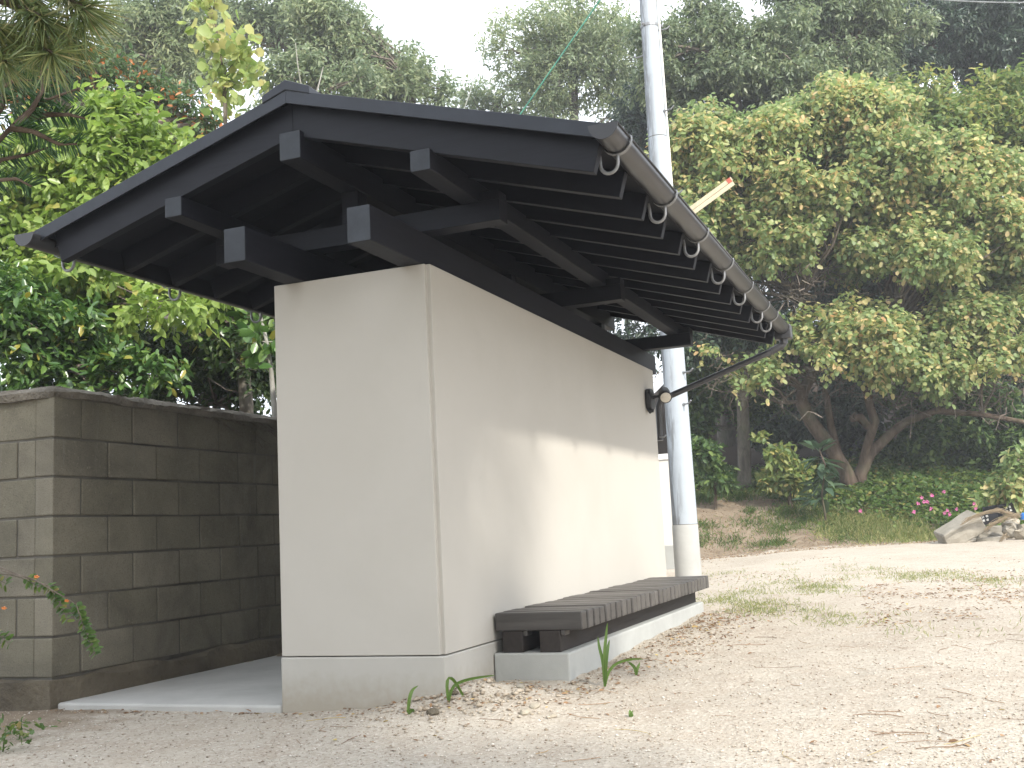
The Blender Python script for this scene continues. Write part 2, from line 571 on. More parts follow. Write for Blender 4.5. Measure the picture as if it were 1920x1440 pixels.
def leaf_verts(P, D, Nn, ln, wd, tmpl=LEAF):
    D = nrm(D)
    S = nrm(np.cross(D, Nn))
    Nn = np.cross(S, D)
    ln = np.broadcast_to(ln, len(P))[:, None, None]
    wd = np.broadcast_to(wd, len(P))[:, None, None]
    a = tmpl[None, :, 0:1] * ln
    b = tmpl[None, :, 1:2] * wd
    c = tmpl[None, :, 2:3] * ln
    V = P[:, None, :] + D[:, None, :] * a + S[:, None, :] * b + Nn[:, None, :] * c
    n = len(P)
    F = np.concatenate([np.array([[0, 1, 2, 3]]) + 6 * np.arange(n)[:, None], np.array([[0, 3, 4, 5]]) + 6 * np.arange(n)[:, None]])
    return V.reshape(-1, 3), F


def unit(rng, n):
    return nrm(rng.normal(size=(n, 3)))


def crown_leaves(rng, envs, nsub, nleaf, ln, wr, K=6, tl=None, droop=.3, up=.9, subr=(.2, .36), tmpl=LEAF, shell=.45, flat=.8, leafvar=.3):
    """leaves set along twigs in many small sub-clumps that fill the envelopes; returns verts, faces, sub-clumps"""
    wts = np.array([np.prod(r) ** (2 / 3) for c, r in envs])
    idx = rng.choice(len(envs), nsub, p=wts / wts.sum())
    C = np.array([envs[i][0] for i in idx], float)
    Rr = np.array([envs[i][1] for i in idx], float)
    sc = C + Rr * unit(rng, nsub) * (rng.random((nsub, 1)) ** shell) * .86
    sr = Rr.mean(1) * rng.uniform(subr[0], subr[1], nsub)
    T = max(1, nleaf // K)
    wt = sr ** 2
    j = rng.choice(nsub, T, p=wt / wt.sum())
    u = unit(rng, T)
    rad = sr[j][:, None] * (rng.random((T, 1)) ** .45) * np.array([1, 1, flat]) * rng.uniform(.75, 1.2, (T, 1))
    p = sc[j] + u * rad
    d = nrm(u + .7 * unit(rng, T) + np.array([0, 0, .15]))
    if tl is None:
        tl = ln * 2.5
    side = nrm(np.cross(d, unit(rng, T)))
    P, D, Nn = [], [], []
    for k in range(K):
        s = 1 if k % 2 else -1
        P.append(p + d * tl * (k / K) + unit(rng, T) * tl * .06)
        D.append(nrm(d * .55 + side * s * .8 + unit(rng, T) * .5 + np.array([0, 0, -droop])))
        Nn.append(nrm(np.array([0, 0, up]) + unit(rng, T) * .75 + u * .35))
    P, D, Nn = map(np.concatenate, (P, D, Nn))
    l = ln * rng.uniform(1 - leafvar, 1 + leafvar, len(P))
    V, F = leaf_verts(P, D, Nn, l, l * wr, tmpl)
    return V, F, (sc, sr, p)


def wob(rng, a, b, n, amt):
    a, b = np.array(a, float), np.array(b, float)
    L_ = np.linalg.norm(b - a)
    pts = [a + (b - a) * t for t in np.linspace(0, 1, n)]
    for k in range(1, n - 1):
        pts[k] = pts[k] + rng.normal(size=3) * amt * L_
    return pts


# ------------------------------------------------------------------ terrain
def sstep(a, b, x):
    t = np.clip((x - a) / (b - a), 0, 1)
    return t * t * (3 - 2 * t)


def vnoise(x, y, s, seed=0):
    x = np.asarray(x, float) * s + 37.2 * seed
    y = np.asarray(y, float) * s + 11.7 * seed
    xi, yi = np.floor(x), np.floor(y)
    fx, fy = x - xi, y - yi
    fx, fy = fx * fx * (3 - 2 * fx), fy * fy * (3 - 2 * fy)

    def h(i, j):
        q = np.sin(i * 127.1 + j * 311.7 + seed * 17.3) * 43758.5453
        return q - np.floor(q)
    return (h(xi, yi) * (1 - fx) + h(xi + 1, yi) * fx) * (1 - fy) + (h(xi, yi + 1) * (1 - fx) + h(xi + 1, yi + 1) * fx) * fy


def bank_edge(x):
    return 11.6 + .30 * (x + 2.5) + 1.0 * (vnoise(x, 0 * x, .5, 3) - .5)


def ground_z(x, y, micro=True):
    x, y = np.asarray(x, float), np.asarray(y, float)
    z = -.05 + .05 * sstep(-.9, .15, x) * sstep(-1.2, .0, y) + .0215 * np.clip(y - .3, 0, 14) - .012 * sstep(0, -3, y)
    m = np.exp(-((x - .10) / .34) ** 2 - ((y - .12) / .42) ** 2)
    z = z + .050 * m * (.35 + 1.2 * vnoise(x, y, 7, 1)) + .03 * m * (vnoise(x, y, 17, 31) - .4)
    # loose soil banked along the front of the bench footing
    z = z + .025 * np.exp(-((x - .5) / .3) ** 2) * sstep(.2, .8, y) * (1 - sstep(3.6, 4.2, y)) * vnoise(x, y, 5, 2)
    be = bank_edge(x)
    hill = sstep(-11, -5, x)
    t = np.clip(y - be, 0, None)
    z = z + hill * (.80 * sstep(-.3, 3.6, t) + .26 * np.clip(t - 3.2, 0, 26)) * (1 + .15 * (vnoise(x, y, .3, 4) - .5))
    z = z + hill * sstep(.3, 2, t) * .10 * (vnoise(x, y, 1.1, 5) - .5)
    if micro:
        z = z + .016 * (vnoise(x, y, 2.5, 6) - .5) + .010 * (vnoise(x, y, 9, 7) - .5) + .006 * (vnoise(x, y, 23, 8) - .5)
    return z


def axis(segs):
    out = [segs[0][0]]
    for a, b, st in segs:
        n = max(1, int(round((b - a) / st)))
        out += list(np.linspace(a, b, n + 1)[1:])
    return np.array(out)


gx = axis([(-900, -100, 200), (-100, -30, 10), (-30, -8, 1.5), (-8, -3, .25), (-3, 4.5, .04), (4.5, 10, .2), (10, 40, 1.5), (40, 100, 10), (100, 900, 200)])
gy = axis([(-300, -40, 65), (-40, -8, 4), (-8, -3, .3), (-3, 3, .04), (3, 10, .09), (10, 18, .2), (18, 30, .6), (30, 60, 3), (60, 150, 15), (150, 1200, 150)])
GX, GY = np.meshgrid(gx, gy)
GZ = ground_z(GX, GY)
nx, ny = len(gx), len(gy)
ii = np.arange(nx * ny).reshape(ny, nx)
F = np.stack([ii[:-1, :-1], ii[:-1, 1:], ii[1:, 1:], ii[1:, :-1]], -1).reshape(-1, 4)
ground = fastmesh('ground', np.stack([GX, GY, GZ], -1).reshape(-1, 3), F, M['ground'], smooth=True)
tag(ground, 'pale gravel yard rising to a brown earth bank and wooded slope', 'ground', kind='structure')
att = ground.data.attributes.new('soil', 'FLOAT_COLOR', 'POINT')
t_ = np.clip(GY - bank_edge(GX), -5, 60) * sstep(-11, -5, GX)
soil = sstep(-.5, .6, t_)
mound = np.exp(-((GX - .15) / .4) ** 2 - ((GY - .1) / .45) ** 2) * .35 + .28 * np.exp(-((GX - .55) / .25) ** 2) * sstep(.4, 1, GY) * (1 - sstep(3.2, 4, GY))
brown = np.exp(-((GX - 2.6) / .9) ** 2 - ((GY - 3.6) / .9) ** 2) * .35
left_shade = .68 * (1 - sstep(-2.2, -.6, GX)) * sstep(-3, -.5, GY)  # shade on the left ground, put into its colour as brown soil
soil = np.clip(soil + mound + brown + left_shade, 0, 1)
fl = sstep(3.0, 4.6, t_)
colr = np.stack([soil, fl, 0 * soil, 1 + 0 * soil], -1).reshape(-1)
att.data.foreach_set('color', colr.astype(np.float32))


def gz(x, y):
    return float(ground_z(x, y))


# ------------------------------------------------------------------ the shelter
W, LW, ZP, ZT = .8254, 4.137, .217, 1.9645
XC = -.4155
sh = thing('shelter', (XC, 2.07, 0), 'narrow beige plastered shed under a black overhanging gabled roof', 'shed')

b = MB()
n_ = .020
poly = [(-W, 0, ZP), (-n_, 0, ZP), (-n_, n_, ZP), (0, n_, ZP), (0, LW, ZP), (-W, LW, ZP)]
b.prism(poly, (0, 0, ZT - ZP))
wall = b.build('wall', M['plaster'], sh, .003)
b = MB()
b.box((-W - .004, -.004, -.3), (.004, LW + .004, ZP - .005))
b.build('plinth', M['plinth'], sh, .006)

YF, YB = -.475, 4.40
for x0, x1 in ((-.766, -.655), (-.144, -.034)):
    b = MB()
    b.box((x0, YF, ZT + .001), (x1, YB, 2.1205))
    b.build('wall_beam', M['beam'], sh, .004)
b = MB()
b.box((XC - .0525, YF, 2.381), (XC + .0525, YB, 2.507))
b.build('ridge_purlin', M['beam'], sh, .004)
for s in (-1, 1):
    x = XC + s * .623
    b = MB()
    b.box((x - .046, YF, 2.222), (x + .046, YB, 2.313))
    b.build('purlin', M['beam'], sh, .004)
for y in (.03, 2.02, 4.02):
    b = MB()
    b.box((XC - .765, y, 2.1225), (XC + .765, y + .10, 2.221))
    for s in (-1, 1):            # raised ends that clasp the purlin
        x = XC + s * .623
        b.box((x + s * .048 if s > 0 else XC - .765, y, 2.2212), (XC + .765 if s > 0 else x - .048, y + .10, 2.262))
    b.build('cross_arm', M['arm'], sh, .003)
    b = MB()
    b.box((XC - .045, y + .005, 2.2225), (XC + .045, y + .095, 2.380))
    b.build('roof_strut', M['arm'], sh, .003)

SL = .295
CS = math.cos(math.atan(SL))


def zb(x):
    return 2.497 - SL * abs(x - XC)


XE = 1.352        # half width to the rafter foot


def rafter(y, th, h, side, half=XE):
    x1 = XC + side * half
    nx_, nz_ = side * SL * CS, CS
    hp = h * CS
    bm = MB()
    p0 = np.array((XC, y, zb(XC)))
    p1 = np.array((x1, y, zb(x1)))
    q1 = p1 + np.array((nx_, 0, nz_)) * hp
    q0 = np.array((XC, y, zb(XC) + h))
    poly = [p0, p1, q1, q0]
    if side < 0:
        poly = poly[::-1]
    bm.prism(poly, (0, th, 0))
    return bm


for k in range(14):
    y = -.445 + .3635 * k
    edge = k in (0, 13)
    for s in (-1, 1):
        rafter(y + (0 if s > 0 else .0005), .045, .158 if edge else .118, s, XE if s > 0 else (1.30 if edge else 1.235)).build('barge_board' if edge else 'rafter', M['rafter'], sh, .003)

# fascia closing the left eave
b = MB()
x = XC - 1.285
b.box((x - .018, -.395, zb(x) + .030), (x, 4.27, zb(x) + .1185))
b.build('fascia', M['soffit'], sh)
# soffit boards over the rafters
for s in (-1, 1):
    b = MB()
    xe = XC + s * (XE + .055)
    y0, y1 = -.398, 4.278
    z0 = .1195
    pl = [(XC, y0, zb(XC) + z0), (xe, y0, zb(xe) + z0), (xe, y0, zb(xe) + z0 + .034), (XC, y0, zb(XC) + z0 + .034)]
    if s < 0:
        pl = pl[::-1]
    b.prism(pl, (0, y1 - y0, 0))
    b.build('soffit', M['soffit'], sh)
    # stepped metal roofing: seven courses, each lapping the one below
    b = MB()
    y0, y1 = -.487, 4.42
    NC = 7
    xa = np.linspace(.06, XE + .085, NC + 1)
    for c in range(NC):
        a0, a1 = XC + s * xa[c], XC + s * (xa[c + 1] + .004)
        lo = .160
        pl = [(a0, y0, zb(a0) + lo), (a1, y0, zb(a1) + lo + .006), (a1, y0, zb(a1) + lo + .030), (a0, y0, zb(a0) + lo + .020)]
        if s < 0:
            pl = pl[::-1]
        b.prism(pl, (0, y1 - y0, 0))
    b.build('roof_sheet', M['roof'], sh, .002)
    for yy in (-.497, 4.420):      # verge flashing hanging over the barge board
        b = MB()
        x0, x1 = XC + s * .0, XC + s * (XE + .082)
        pl = [(x0, yy, zb(x0) + .132), (x1, yy, zb(x1) + .128), (x1, yy, zb(x1) + .190), (x0, yy, zb(x0) + .192)]
        if s < 0:
            pl = pl[::-1]
        b.prism(pl, (0, .0095, 0))
        b.build('verge_flashing', M['roof'], sh, .002)
b = MB()
hw = .12
pl = [(XC - hw, -.502, zb(XC - hw) + .186), (XC, -.502, zb(XC) + .19), (XC + hw, -.502, zb(XC + hw) + .186),
      (XC + hw, -.502, zb(XC + hw) + .222), (XC, -.502, zb(XC) + .238), (XC - hw, -.502, zb(XC - hw) + .222)]
b.prism(pl, (0, 4.93, 0))
b.build('ridge_cap', M['roof'], sh, .004)

# gutters
RG = .055


def gutter(side, y0, y1, hooks, zr):
    xc = XC + side * 1.4295
    bm = MB()
    seg = 14
    prof = []
    for k in range(seg + 1):
        a = math.pi * k / seg
        prof.append((xc - math.cos(a) * RG, zr - math.sin(a) * RG))
    inner = [(xc - math.cos(math.pi * k / seg) * (RG - .003), zr - math.sin(math.pi * k / seg) * (RG - .003)) for k in range(seg, -1, -1)]
    ring = prof + inner
    n = len(ring)
    vs = [(p[0], y0, p[1]) for p in ring] + [(p[0], y1, p[1]) for p in ring]
    fs = [(i, (i + 1) % n, n + (i + 1) % n, n + i) for i in range(n)]
    bm.add(vs, fs)
    for yy in (y0 - .004, y1):        # end caps
        cap = [(p[0], yy, p[1]) for p in [(xc - math.cos(math.pi * k / seg) * (RG + .004), zr + .004 - math.sin(math.pi * k / seg) * (RG + .006)) for k in range(seg + 1)]]
        bm.prism(cap, (0, .006, 0))
    # rolled outer bead
    bm.tube([(xc + side * RG, y0, zr), (xc + side * RG, y1, zr)], .0055, 8)
    g = bm.build('gutter', M['gutter'], sh, 0, False)
    for p in g.data.polygons:
        p.use_smooth = len(p.vertices) == 4
    for y in hooks:
        hb = MB()
        ro, wdt = RG + .005, .011
        arc = [(xc - math.cos(a) * ro, zr - math.sin(a) * ro) for a in np.linspace(-.12, math.pi + .12, 18)]
        arc2 = [(xc - math.cos(a) * (ro + .003), zr - math.sin(a) * (ro + .003)) for a in np.linspace(-.12, math.pi + .12, 18)]
        vs = [(p[0], y - wdt, p[1]) for p in arc] + [(p[0], y + wdt, p[1]) for p in arc] + [(p[0], y - wdt, p[1]) for p in arc2] + [(p[0], y + wdt, p[1]) for p in arc2]
        fs = []
        for i in range(17):
            fs += [(i, i + 1, 18 + i + 1, 18 + i), (36 + i, 54 + i, 54 + i + 1, 36 + i + 1), (i, 36 + i, 36 + i + 1, i + 1), (18 + i, 18 + i + 1, 54 + i + 1, 54 + i)]
        hb.add(vs, fs)
        # the spring hook below
        c0 = xc - side * .036
        zz = zr - RG - .036
        path = [(xc, y, zr - RG - .004), (xc, y, zz + .010)]
        for a in np.linspace(0, math.pi, 11):
            path.append((c0 + side * math.cos(a) * .036, y, zz - math.sin(a) * .040))
        path += [(c0 - side * .036, y, zz + .025), (c0 - side * .040, y, zz + .055)]
        hb.tube(path, .0075, 8)
        h = hb.build('gutter_bracket', M['galv'], None, 0, True)
        h.parent = g
    return g, xc


HK = [-.36, .43, 1.16, 1.89, 2.60, 3.32, 3.74]
gutR, xg = gutter(1, -.545, 4.372, HK, 2.243)
gutL, _ = gutter(-1, -.545, 4.372, [-.30, .50, 1.28, 2.0, 2.73, 3.45, 4.1], 2.243)
# rain outlet and sloping downpipe
b = MB()
b.box((xg - .066, 4.379, 2.150), (xg + .068, 4.49, 2.262))
b.build('outlet_box', M['gutter'], sh, .008)
b = MB()
PB = np.array((xg, 4.43, 2.150))
wallpt = np.array((.035, 4.19, 1.725))
b.tube([PB, PB - (0, 0, .035), PB + np.array((-.02, -.004, -.060)), wallpt + np.array((.03, .006, .012)), wallpt, wallpt + np.array((-.02, -.004, -.05)), (.012, 4.185, 1.40)],
       [.027, .027, .0245, .0245, .0245, .0245, .0245], 12)
b.tube([PB + np.array((0, 0, -.002)), PB - (0, 0, .034)], .034, 14)
b.tube([PB + np.array((-.012, -.003, -.052)), PB + np.array((-.10, -.022, -.088))], .029, 14)
b.build('downpipe', M['gutter'], sh, 0, True)
b = MB()
b.tube([(.012, 4.16, 1.425), (.05, 4.175, 1.425), (.06, 4.19, 1.44)], .006, 6)
b.build('pipe_clip', M['galv'], sh)

# ------------------------------------------------------------------ wall lamp
wl = thing('wall_lamp', (0, 3.88, 1.70), 'black swivel spotlight with a round glass front on the beige wall', 'lamp')
b = MB()
pl = []
for k in range(20):
    a = 2 * math.pi * k / 20
    pl.append((.0015, 3.885 + .075 * math.copysign(abs(math.cos(a)) ** .7, math.cos(a)), 1.70 + .088 * math.copysign(abs(math.sin(a)) ** .7, math.sin(a))))
b.prism(pl, (.046, 0, 0))
b.build('base', M['lampbody'], wl, .012)
b = MB()
b.tube([(.045, 3.885, 1.715), (.085, 3.885, 1.722), (.115, 3.885, 1.722)], [.014, .012, .016], 10)
b.build('arm', M['lampbody'], wl, 0, True)
b = MB()
b.tube([(.02, 3.84, 1.60), (.04, 3.84, 1.612), (.058, 3.84, 1.605)], [.018, .018, .012], 10)
b.build('sensor', M['lampbody'], wl, 0, True)
b = MB()
a0 = np.array((.125, 3.93, 1.765))
dl = np.array((.30, -.80, -.50))
dl = dl / np.linalg.norm(dl)
b.tube([a0 - dl * .008, a0, a0 + dl * .02, a0 + dl * .085, a0 + dl * .125, a0 + dl * .13, a0 + dl * .126], [.02, .036, .044, .047, .051, .049, .043], 18)
b.build('lamp_head', M['lampbody'], wl, 0, True)
b = MB()
b.tube([a0 + dl * .124, a0 + dl * .132, a0 + dl * .138], [.043, .041, .025], 18)
b.build('lens', M['lens'], wl, 0, True)

# ------------------------------------------------------------------ bench
bz = gz(.4, 2)
be = thing('bench', (.22, 2.0, .0), 'low dark slatted timber bench on a pale concrete footing along the beige wall', 'bench')
b = MB()
b.box((.008, .535, -.25), (.388, 3.60, .160))
b.build('concrete_footing', M['concrete'], be, .008)
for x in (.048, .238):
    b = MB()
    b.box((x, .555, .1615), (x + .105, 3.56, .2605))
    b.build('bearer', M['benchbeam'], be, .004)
NS = 30
ys = np.linspace(.545, 3.56, NS + 1)
for k in range(NS):
    b = MB()
    dz = random.uniform(-.003, .003)
    dx = random.uniform(-.003, .003)
    y0, y1 = ys[k] + .0115, ys[k + 1] - .0115
    x0, x1 = .014, .452 + dx
    z0, z1 = .262, .346 + dz
    b.box((x0, y0, z0), (x1, y1, z1))
    if k == 0:           # housed ends dropping between the bearers
        for xx in (.154, .344):
            b.box((xx, y0 + .001, .236), (xx + .022, y1 - .001, .2618))
    b.build('slat', M['bench'], be, .006)

# ------------------------------------------------------------------ pavement slab behind
b = MB()
pl = [(-2.145, -.012, -.2), (-.8300, -.012, -.2), (-.8300, 4.5, -.2), (-2.145, 4.5, -.2)]
b.prism(pl, (0, 0, .199))
sl_ = b.build('pavement', M['slab'], None, .012)
tag(sl_, 'pale concrete slab between the shed and the block wall', 'pavement', kind='structure')

# ------------------------------------------------------------------ block wall
bw = thing('block_wall', (-2.3, 2, 0), 'old grey brown concrete block wall with a rough mortar coping, left of the shed', 'wall')
XW = -2.19
b = MB()
rng = np.random.default_rng(4)
zr = [.115, .32, .522, .727, .931, 1.136, 1.338, 1.560]
J = .0055
for r_ in range(7):
    z0, z1 = zr[r_] + J, zr[r_ + 1] - J
    off = 0 if r_ % 2 else .2
    y = 0.0
    first = True
    while y < 8.6:
        ln = (.40 - off) if first else .40
        ln = .4 if (first and off == 0) else ln
        dx = rng.normal() * .0014
        lip = rng.normal() * .001
        b.box((XW - .12, y + (J if not first else 0), z0 + lip), (XW + dx, y + ln - J, z1 + lip))
        y += ln
        first = False
    x = XW - .1215
    first = True
    while x > -7.5:
        ln = (.40 - (.2 if off == 0 else .0)) - (.12 if first else 0)
        ln = max(ln, .12) if first else .40
        dy = rng.normal() * .0014
        b.box((x - ln + J, dy, z0), (x - (J if not first else -.001), .12, z1))
        x -= ln
        first = False
b.build('blocks', M['block'], bw, .006)
b = MB()
b.box((XW - .115, .008, .10), (XW - .0075, 8.6, 1.558))
b.box((-7.5, .0085, .10), (XW - .116, .112, 1.558))
b.build('mortar', M['mortar'], bw)
# lumpy coping
b = MB()
NP = 150


def coping(pts, seg=9):
    vs = []
    for k, (p, d) in enumerate(pts):
        side = np.array((-d[1], d[0], 0))
        for q in range(seg + 1):
            t = q / seg
            a = -.095 + .19 * t
            hgt = .048 * (math.sin(math.pi * min(max(t, .02), .98)) ** .45)
            jit = vnoise(p[0] * 3 + q * .37, p[1] * 3 + q * .21, 5, 9) - .5
            vs.append(np.array(p) + side * (a + .030 * (vnoise(p[0], p[1], 9, q) - .5)) + np.array((0, 0, 1.560 + hgt * (1 + .5 * jit) + .012 * vnoise(p[0], p[1], 2.2, 12) + .012 * (vnoise(p[0] + q * .31, p[1] + q * .17, 19, 13) - .5))))
        vs.append(np.array(p) + side * (.085 + .01 * jit) + np.array((0, 0, 1.5605 - .030 * vnoise(p[0], p[1], 7, 21))))
        vs.append(np.array(p) - side * (.085 + .01 * jit) + np.array((0, 0, 1.5605 - .018 * vnoise(p[0], p[1], 7, 22))))
    n = seg + 3
    fs = []
    for k in range(len(pts) - 1):
        o, o2 = k * n, (k + 1) * n
        for q in range(seg):
            fs.append((o + q, o + q + 1, o2 + q + 1, o2 + q))
        fs.append((o + seg, o + seg + 1, o2 + seg + 1, o2 + seg))
        fs.append((o + n - 1, o, o2, o2 + n - 1))
        fs.append((o + seg + 1, o + n - 1, o2 + n - 1, o2 + seg + 1))
    b.add(vs, fs)


path = [((-7.5 + (5.25) * k / 90, .06), (1, 0)) for k in range(91)]
path = path[:-1] + [((XW - .06, .06), (.7, .7))] + [((XW - .06, .10 + 8.5 * k / 240), (0, 1)) for k in range(1, 241)]
coping([((p[0], p[1], 0.0), np.array(d)) for p, d in path])
cpo = b.build('coping', M['coping'], bw, 0, True)
# footing
b = MB()
vs, fs = [], []
rows = 0
b2 = MB()


def lumpbar(mb, pts, wdt, z0, z1, jit, out):
    """bar following pts (x,y) with outward normal out, uneven top and face"""
    n = 5
    vs = []
    for k, p in enumerate(pts):
        o = np.array(out[k] if isinstance(out, list) else out, float)
        for q, (a, z) in enumerate(((-.15, z1), (wdt * .55, z1), (wdt, z1 - .015), (wdt, z0), (-.15, z0))):
            jx = jit * (vnoise(p[0] * 1.0 + q, p[1], 4.5, 31 + q) - .5)
            jz = jit * (vnoise(p[0] * 1.0, p[1] + q, 4.0, 41 + q) - .5) if q < 3 else 0
            vs.append((p[0] + o[0] * (a + jx), p[1] + o[1] * (a + jx), z + jz))
    fs = []
    for k in range(len(pts) - 1):
        for q in range(n):
            q2 = (q + 1) % n
            fs.append((k * n + q, k * n + q2, (k + 1) * n + q2, (k + 1) * n + q))
    fs.append(tuple(range(n)))
    fs.append(tuple((len(pts) - 1) * n + q for q in range(n)))
    mb.add(vs, fs)


lumpbar(b, [(XW - .002, y) for y in np.linspace(-.045, 8.6, 420)], .042, -.25, .112, .055, (1, 0))
lumpbar(b, [(x, -.002) for x in np.linspace(XW + .03, -7.5, 260)], .05, -.25, .108, .055, (0, -1))
b.build('footing', M['footing'], bw, .004)
# roots clinging under the coping
b = MB()
rg = np.random.default_rng(8)
for k in range(7):
    y0 = rg.uniform(1.15, 2.1)
    z0 = 1.55
    pts = [(XW + .006, y0, z0)]
    yy, zz = y0, z0
    for q in range(9):
        yy += rg.uniform(.02, .10)
        zz -= rg.uniform(.0, .035)
        pts.append((XW + .007 + rg.uniform(0, .006), yy, zz))
    b.tube(pts, list(np.linspace(.006, .002, len(pts))), 5)
o = b.build('dead_vine', M['twig'], None, 0, True)
tag(o, 'thin dead brown vine roots clinging under the coping of the block wall', 'vine')

# ------------------------------------------------------------------ utility pole
PX, PY = -.60, 7.60
pz = gz(PX, PY)
pole = thing('utility_pole', (PX, PY, pz), 'tall pale grey concrete utility pole standing behind the far end of the shed', 'utility pole')
LEAN = np.array((.001, 0, 1.0))


def pp(z):
    return np.array((PX, PY, pz)) + LEAN * z


def pr(z):
    return .142 - .0058 * z


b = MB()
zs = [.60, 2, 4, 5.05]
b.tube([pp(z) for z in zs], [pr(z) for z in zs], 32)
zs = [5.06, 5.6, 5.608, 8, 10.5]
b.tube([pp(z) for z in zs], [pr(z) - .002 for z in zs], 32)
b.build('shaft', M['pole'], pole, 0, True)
b = MB()
b.tube([pp(5.045), pp(5.066)], [pr(5) - .004] * 2, 32)
b.build('joint_ring', M['mortar'], pole, 0, False)
b = MB()
b.tube([pp(.595), pp(.606)], [pr(.6) - .003] * 2, 32)
b.build('joint_ring', M['mortar'], pole, 0, False)
b = MB()
b.tube([pp(-.3), pp(.594)], [pr(0) + .006, pr(.6) + .004], 32)
b.build('base_sleeve', M['polebase'], pole, 0, True)
rt = np.array((.93, .37, 0))
fr = np.array((.36, -.93, 0))
b = MB()
cp = [pp(z) + rt * (pr(z) * .90 + .012) + fr * .045 for z in (3.2, 5, 7, 10.3)]
b.tube(cp, .014, 8)
b.build('conduit', M['whitepipe'], pole, 0, True)
for z, az in ((2.28, .25), (1.92, -.05), (4.35, .6), (5.35, .4), (6.35, .7), (6.1, 2.9), (4.9, 2.8), (7.05, .3), (7.05, 2.9)):
    d = np.array((math.cos(az - .38), math.sin(az - .38) - .35, 0))
    d = d / np.linalg.norm(d)
    b = MB()
    p0 = pp(z) + d * pr(z)
    b.tube([p0 - d * .01, p0 + d * .10, p0 + d * .135 + (0, 0, .028)], [.009, .009, .010], 8)
    b.tube([p0 + d * .0, p0 + d * .014], .018, 8)
    b.build('step_bolt', M['galv'], pole, 0, True)
for z in (6.42, 7.32):
    b = MB()
    b.tube([pp(z - .018), pp(z + .018)], pr(z) + .004, 24)
    for a in (.3, 2.4, 4.3):
        d = np.array((math.cos(a), math.sin(a), 0))
        b.tube([pp(z) + d * pr(z), pp(z) + d * (pr(z) + .05)], .016, 6)
    b.build('band_clamp', M['galv'], pole, 0, False)


def sagwire(name, a, c, sag, r, mat, label, cat, n=30):
    a, c = np.array(a, float), np.array(c, float)
    pts = [a + (c - a) * t - np.array((0, 0, sag * 4 * t * (1 - t))) for t in np.linspace(0, 1, n)]
    m = MB()
    m.tube(pts, r, 6)
    o = m.build(name, mat, None, 0, True)
    return tag(o, label, cat)


P1 = pp(7.32) + rt * .14
sagwire('power_cable', P1, at(2080, -5, 20), .30, .011, M['wire'], 'thin grey overhead cable sagging away to the right from the top of the pole', 'cable')
# stays running down from the pole top to the ground behind the shed
G1 = at(1205, -115, 11.9)
G1 = pp(8.35)
for (pa, pb), r, m_, nm, lb in ((((975, 215), (1125, 0)), .009, M['greenwire'], 'guy_wire', 'green sleeved guy wire slanting up from behind the roof to the pole'),
                                (((870, 205), (930, 35)), .005, M['palewire'], 'guy_wire', 'thin pale guy wire rising steeply behind the roof, left of the green one')):
    d0 = 13.5
    A = at(*pa, d0)
    Bp = at(*pb, 13.0)
    d = Bp - A
    top = A + d * 2.2
    if m_ is M['greenwire']:
        t = ((pp(0)[0] - A[0]) / d[0])
        top = A + d * max(1.4, t)
    tt = (A[2] - gz(A[0], A[1])) / d[2]
    bot = A - d * tt
    sagwire(nm, bot, top, .0, r, m_, lb, 'guy wire', 4)

# two pale battens leaning on the pole behind the roof
top = at(1374, 339, 12.3)
low = at(1292, 399, 12.3)
d = low - top
t = (top[2] - gz(*(top + d * 3)[:2])) / -d[2]
foot = top + d * t
ax = nrm(foot - top)
for k, (off, lb) in enumerate(((0.0, 'upper of two pale timber battens with red painted ends rising behind the roof'), (1.0, 'lower of two pale timber battens rising behind the roof'))):
    n1 = nrm(np.cross(ax, CF))
    n2 = np.cross(ax, n1)
    s0 = n1 * (-.026 + .052 * off) + ax * (.01 * off)
    if n1[2] > 0:
        s0 = -n1 * (-.026 + .052 * off)
    hh = .024
    b = MB()
    c_ = [s0 + n1 * a + n2 * q for a, q in ((-hh, -hh), (hh, -hh), (hh, hh), (-hh, hh))]
    b.prism([top + p for p in c_], foot - top)
    o = thing('timber_batten', top, lb, 'batten', 'pale battens behind the roof')
    b.build('batten', M['pale_wood'], o, .002)
    if off == 0:
        for tt in (.0, .95):
            b = MB()
            c2 = [s0 + n1 * a * 1.12 + n2 * q * 1.12 for a, q in ((-hh, -hh), (hh, -hh), (hh, hh), (-hh, hh))]
            b.prism([top + ax * (tt + .015) + p for p in c2], ax * .05)
            b.build('red_mark', M['red'], o)

# beige panel fence between the shed and the pole
pa = thing('panel_fence', (-1.2, 9.4, gz(-1.2, 9.4)), 'smooth beige panel fence with a white top rail between the shed and the pole', 'fence')
ftop = at(1246, 851, 14.0)[2]
b = MB()
xr_ = at(1266, 950, 14.0)[0]
b.box((-4.2, 9.4, gz(-2, 9.4) - .2), (xr_, 9.46, ftop - .075))
b.build('panel', M['panel'], pa)
b = MB()
b.box((-4.22, 9.38, ftop - .073), (xr_ + .02, 9.48, ftop))
b.build('top_rail', M['white'], pa, .005)
b = MB()
b.box((-4.2, 9.36, gz(-2, 9.4) - .2), (xr_ + .005, 9.398, gz(-2, 9.4) + .30))
b.build('base_board', M['concrete'], pa, .005)


# ------------------------------------------------------------------ trees and plants
def env(px, py, d, rx, ry, rd=None):
    k = d / FPX
    rd = rd if rd else (rx + ry) / 2 * k
    return (at(px, py, d), (rx * k, rd, ry * k))


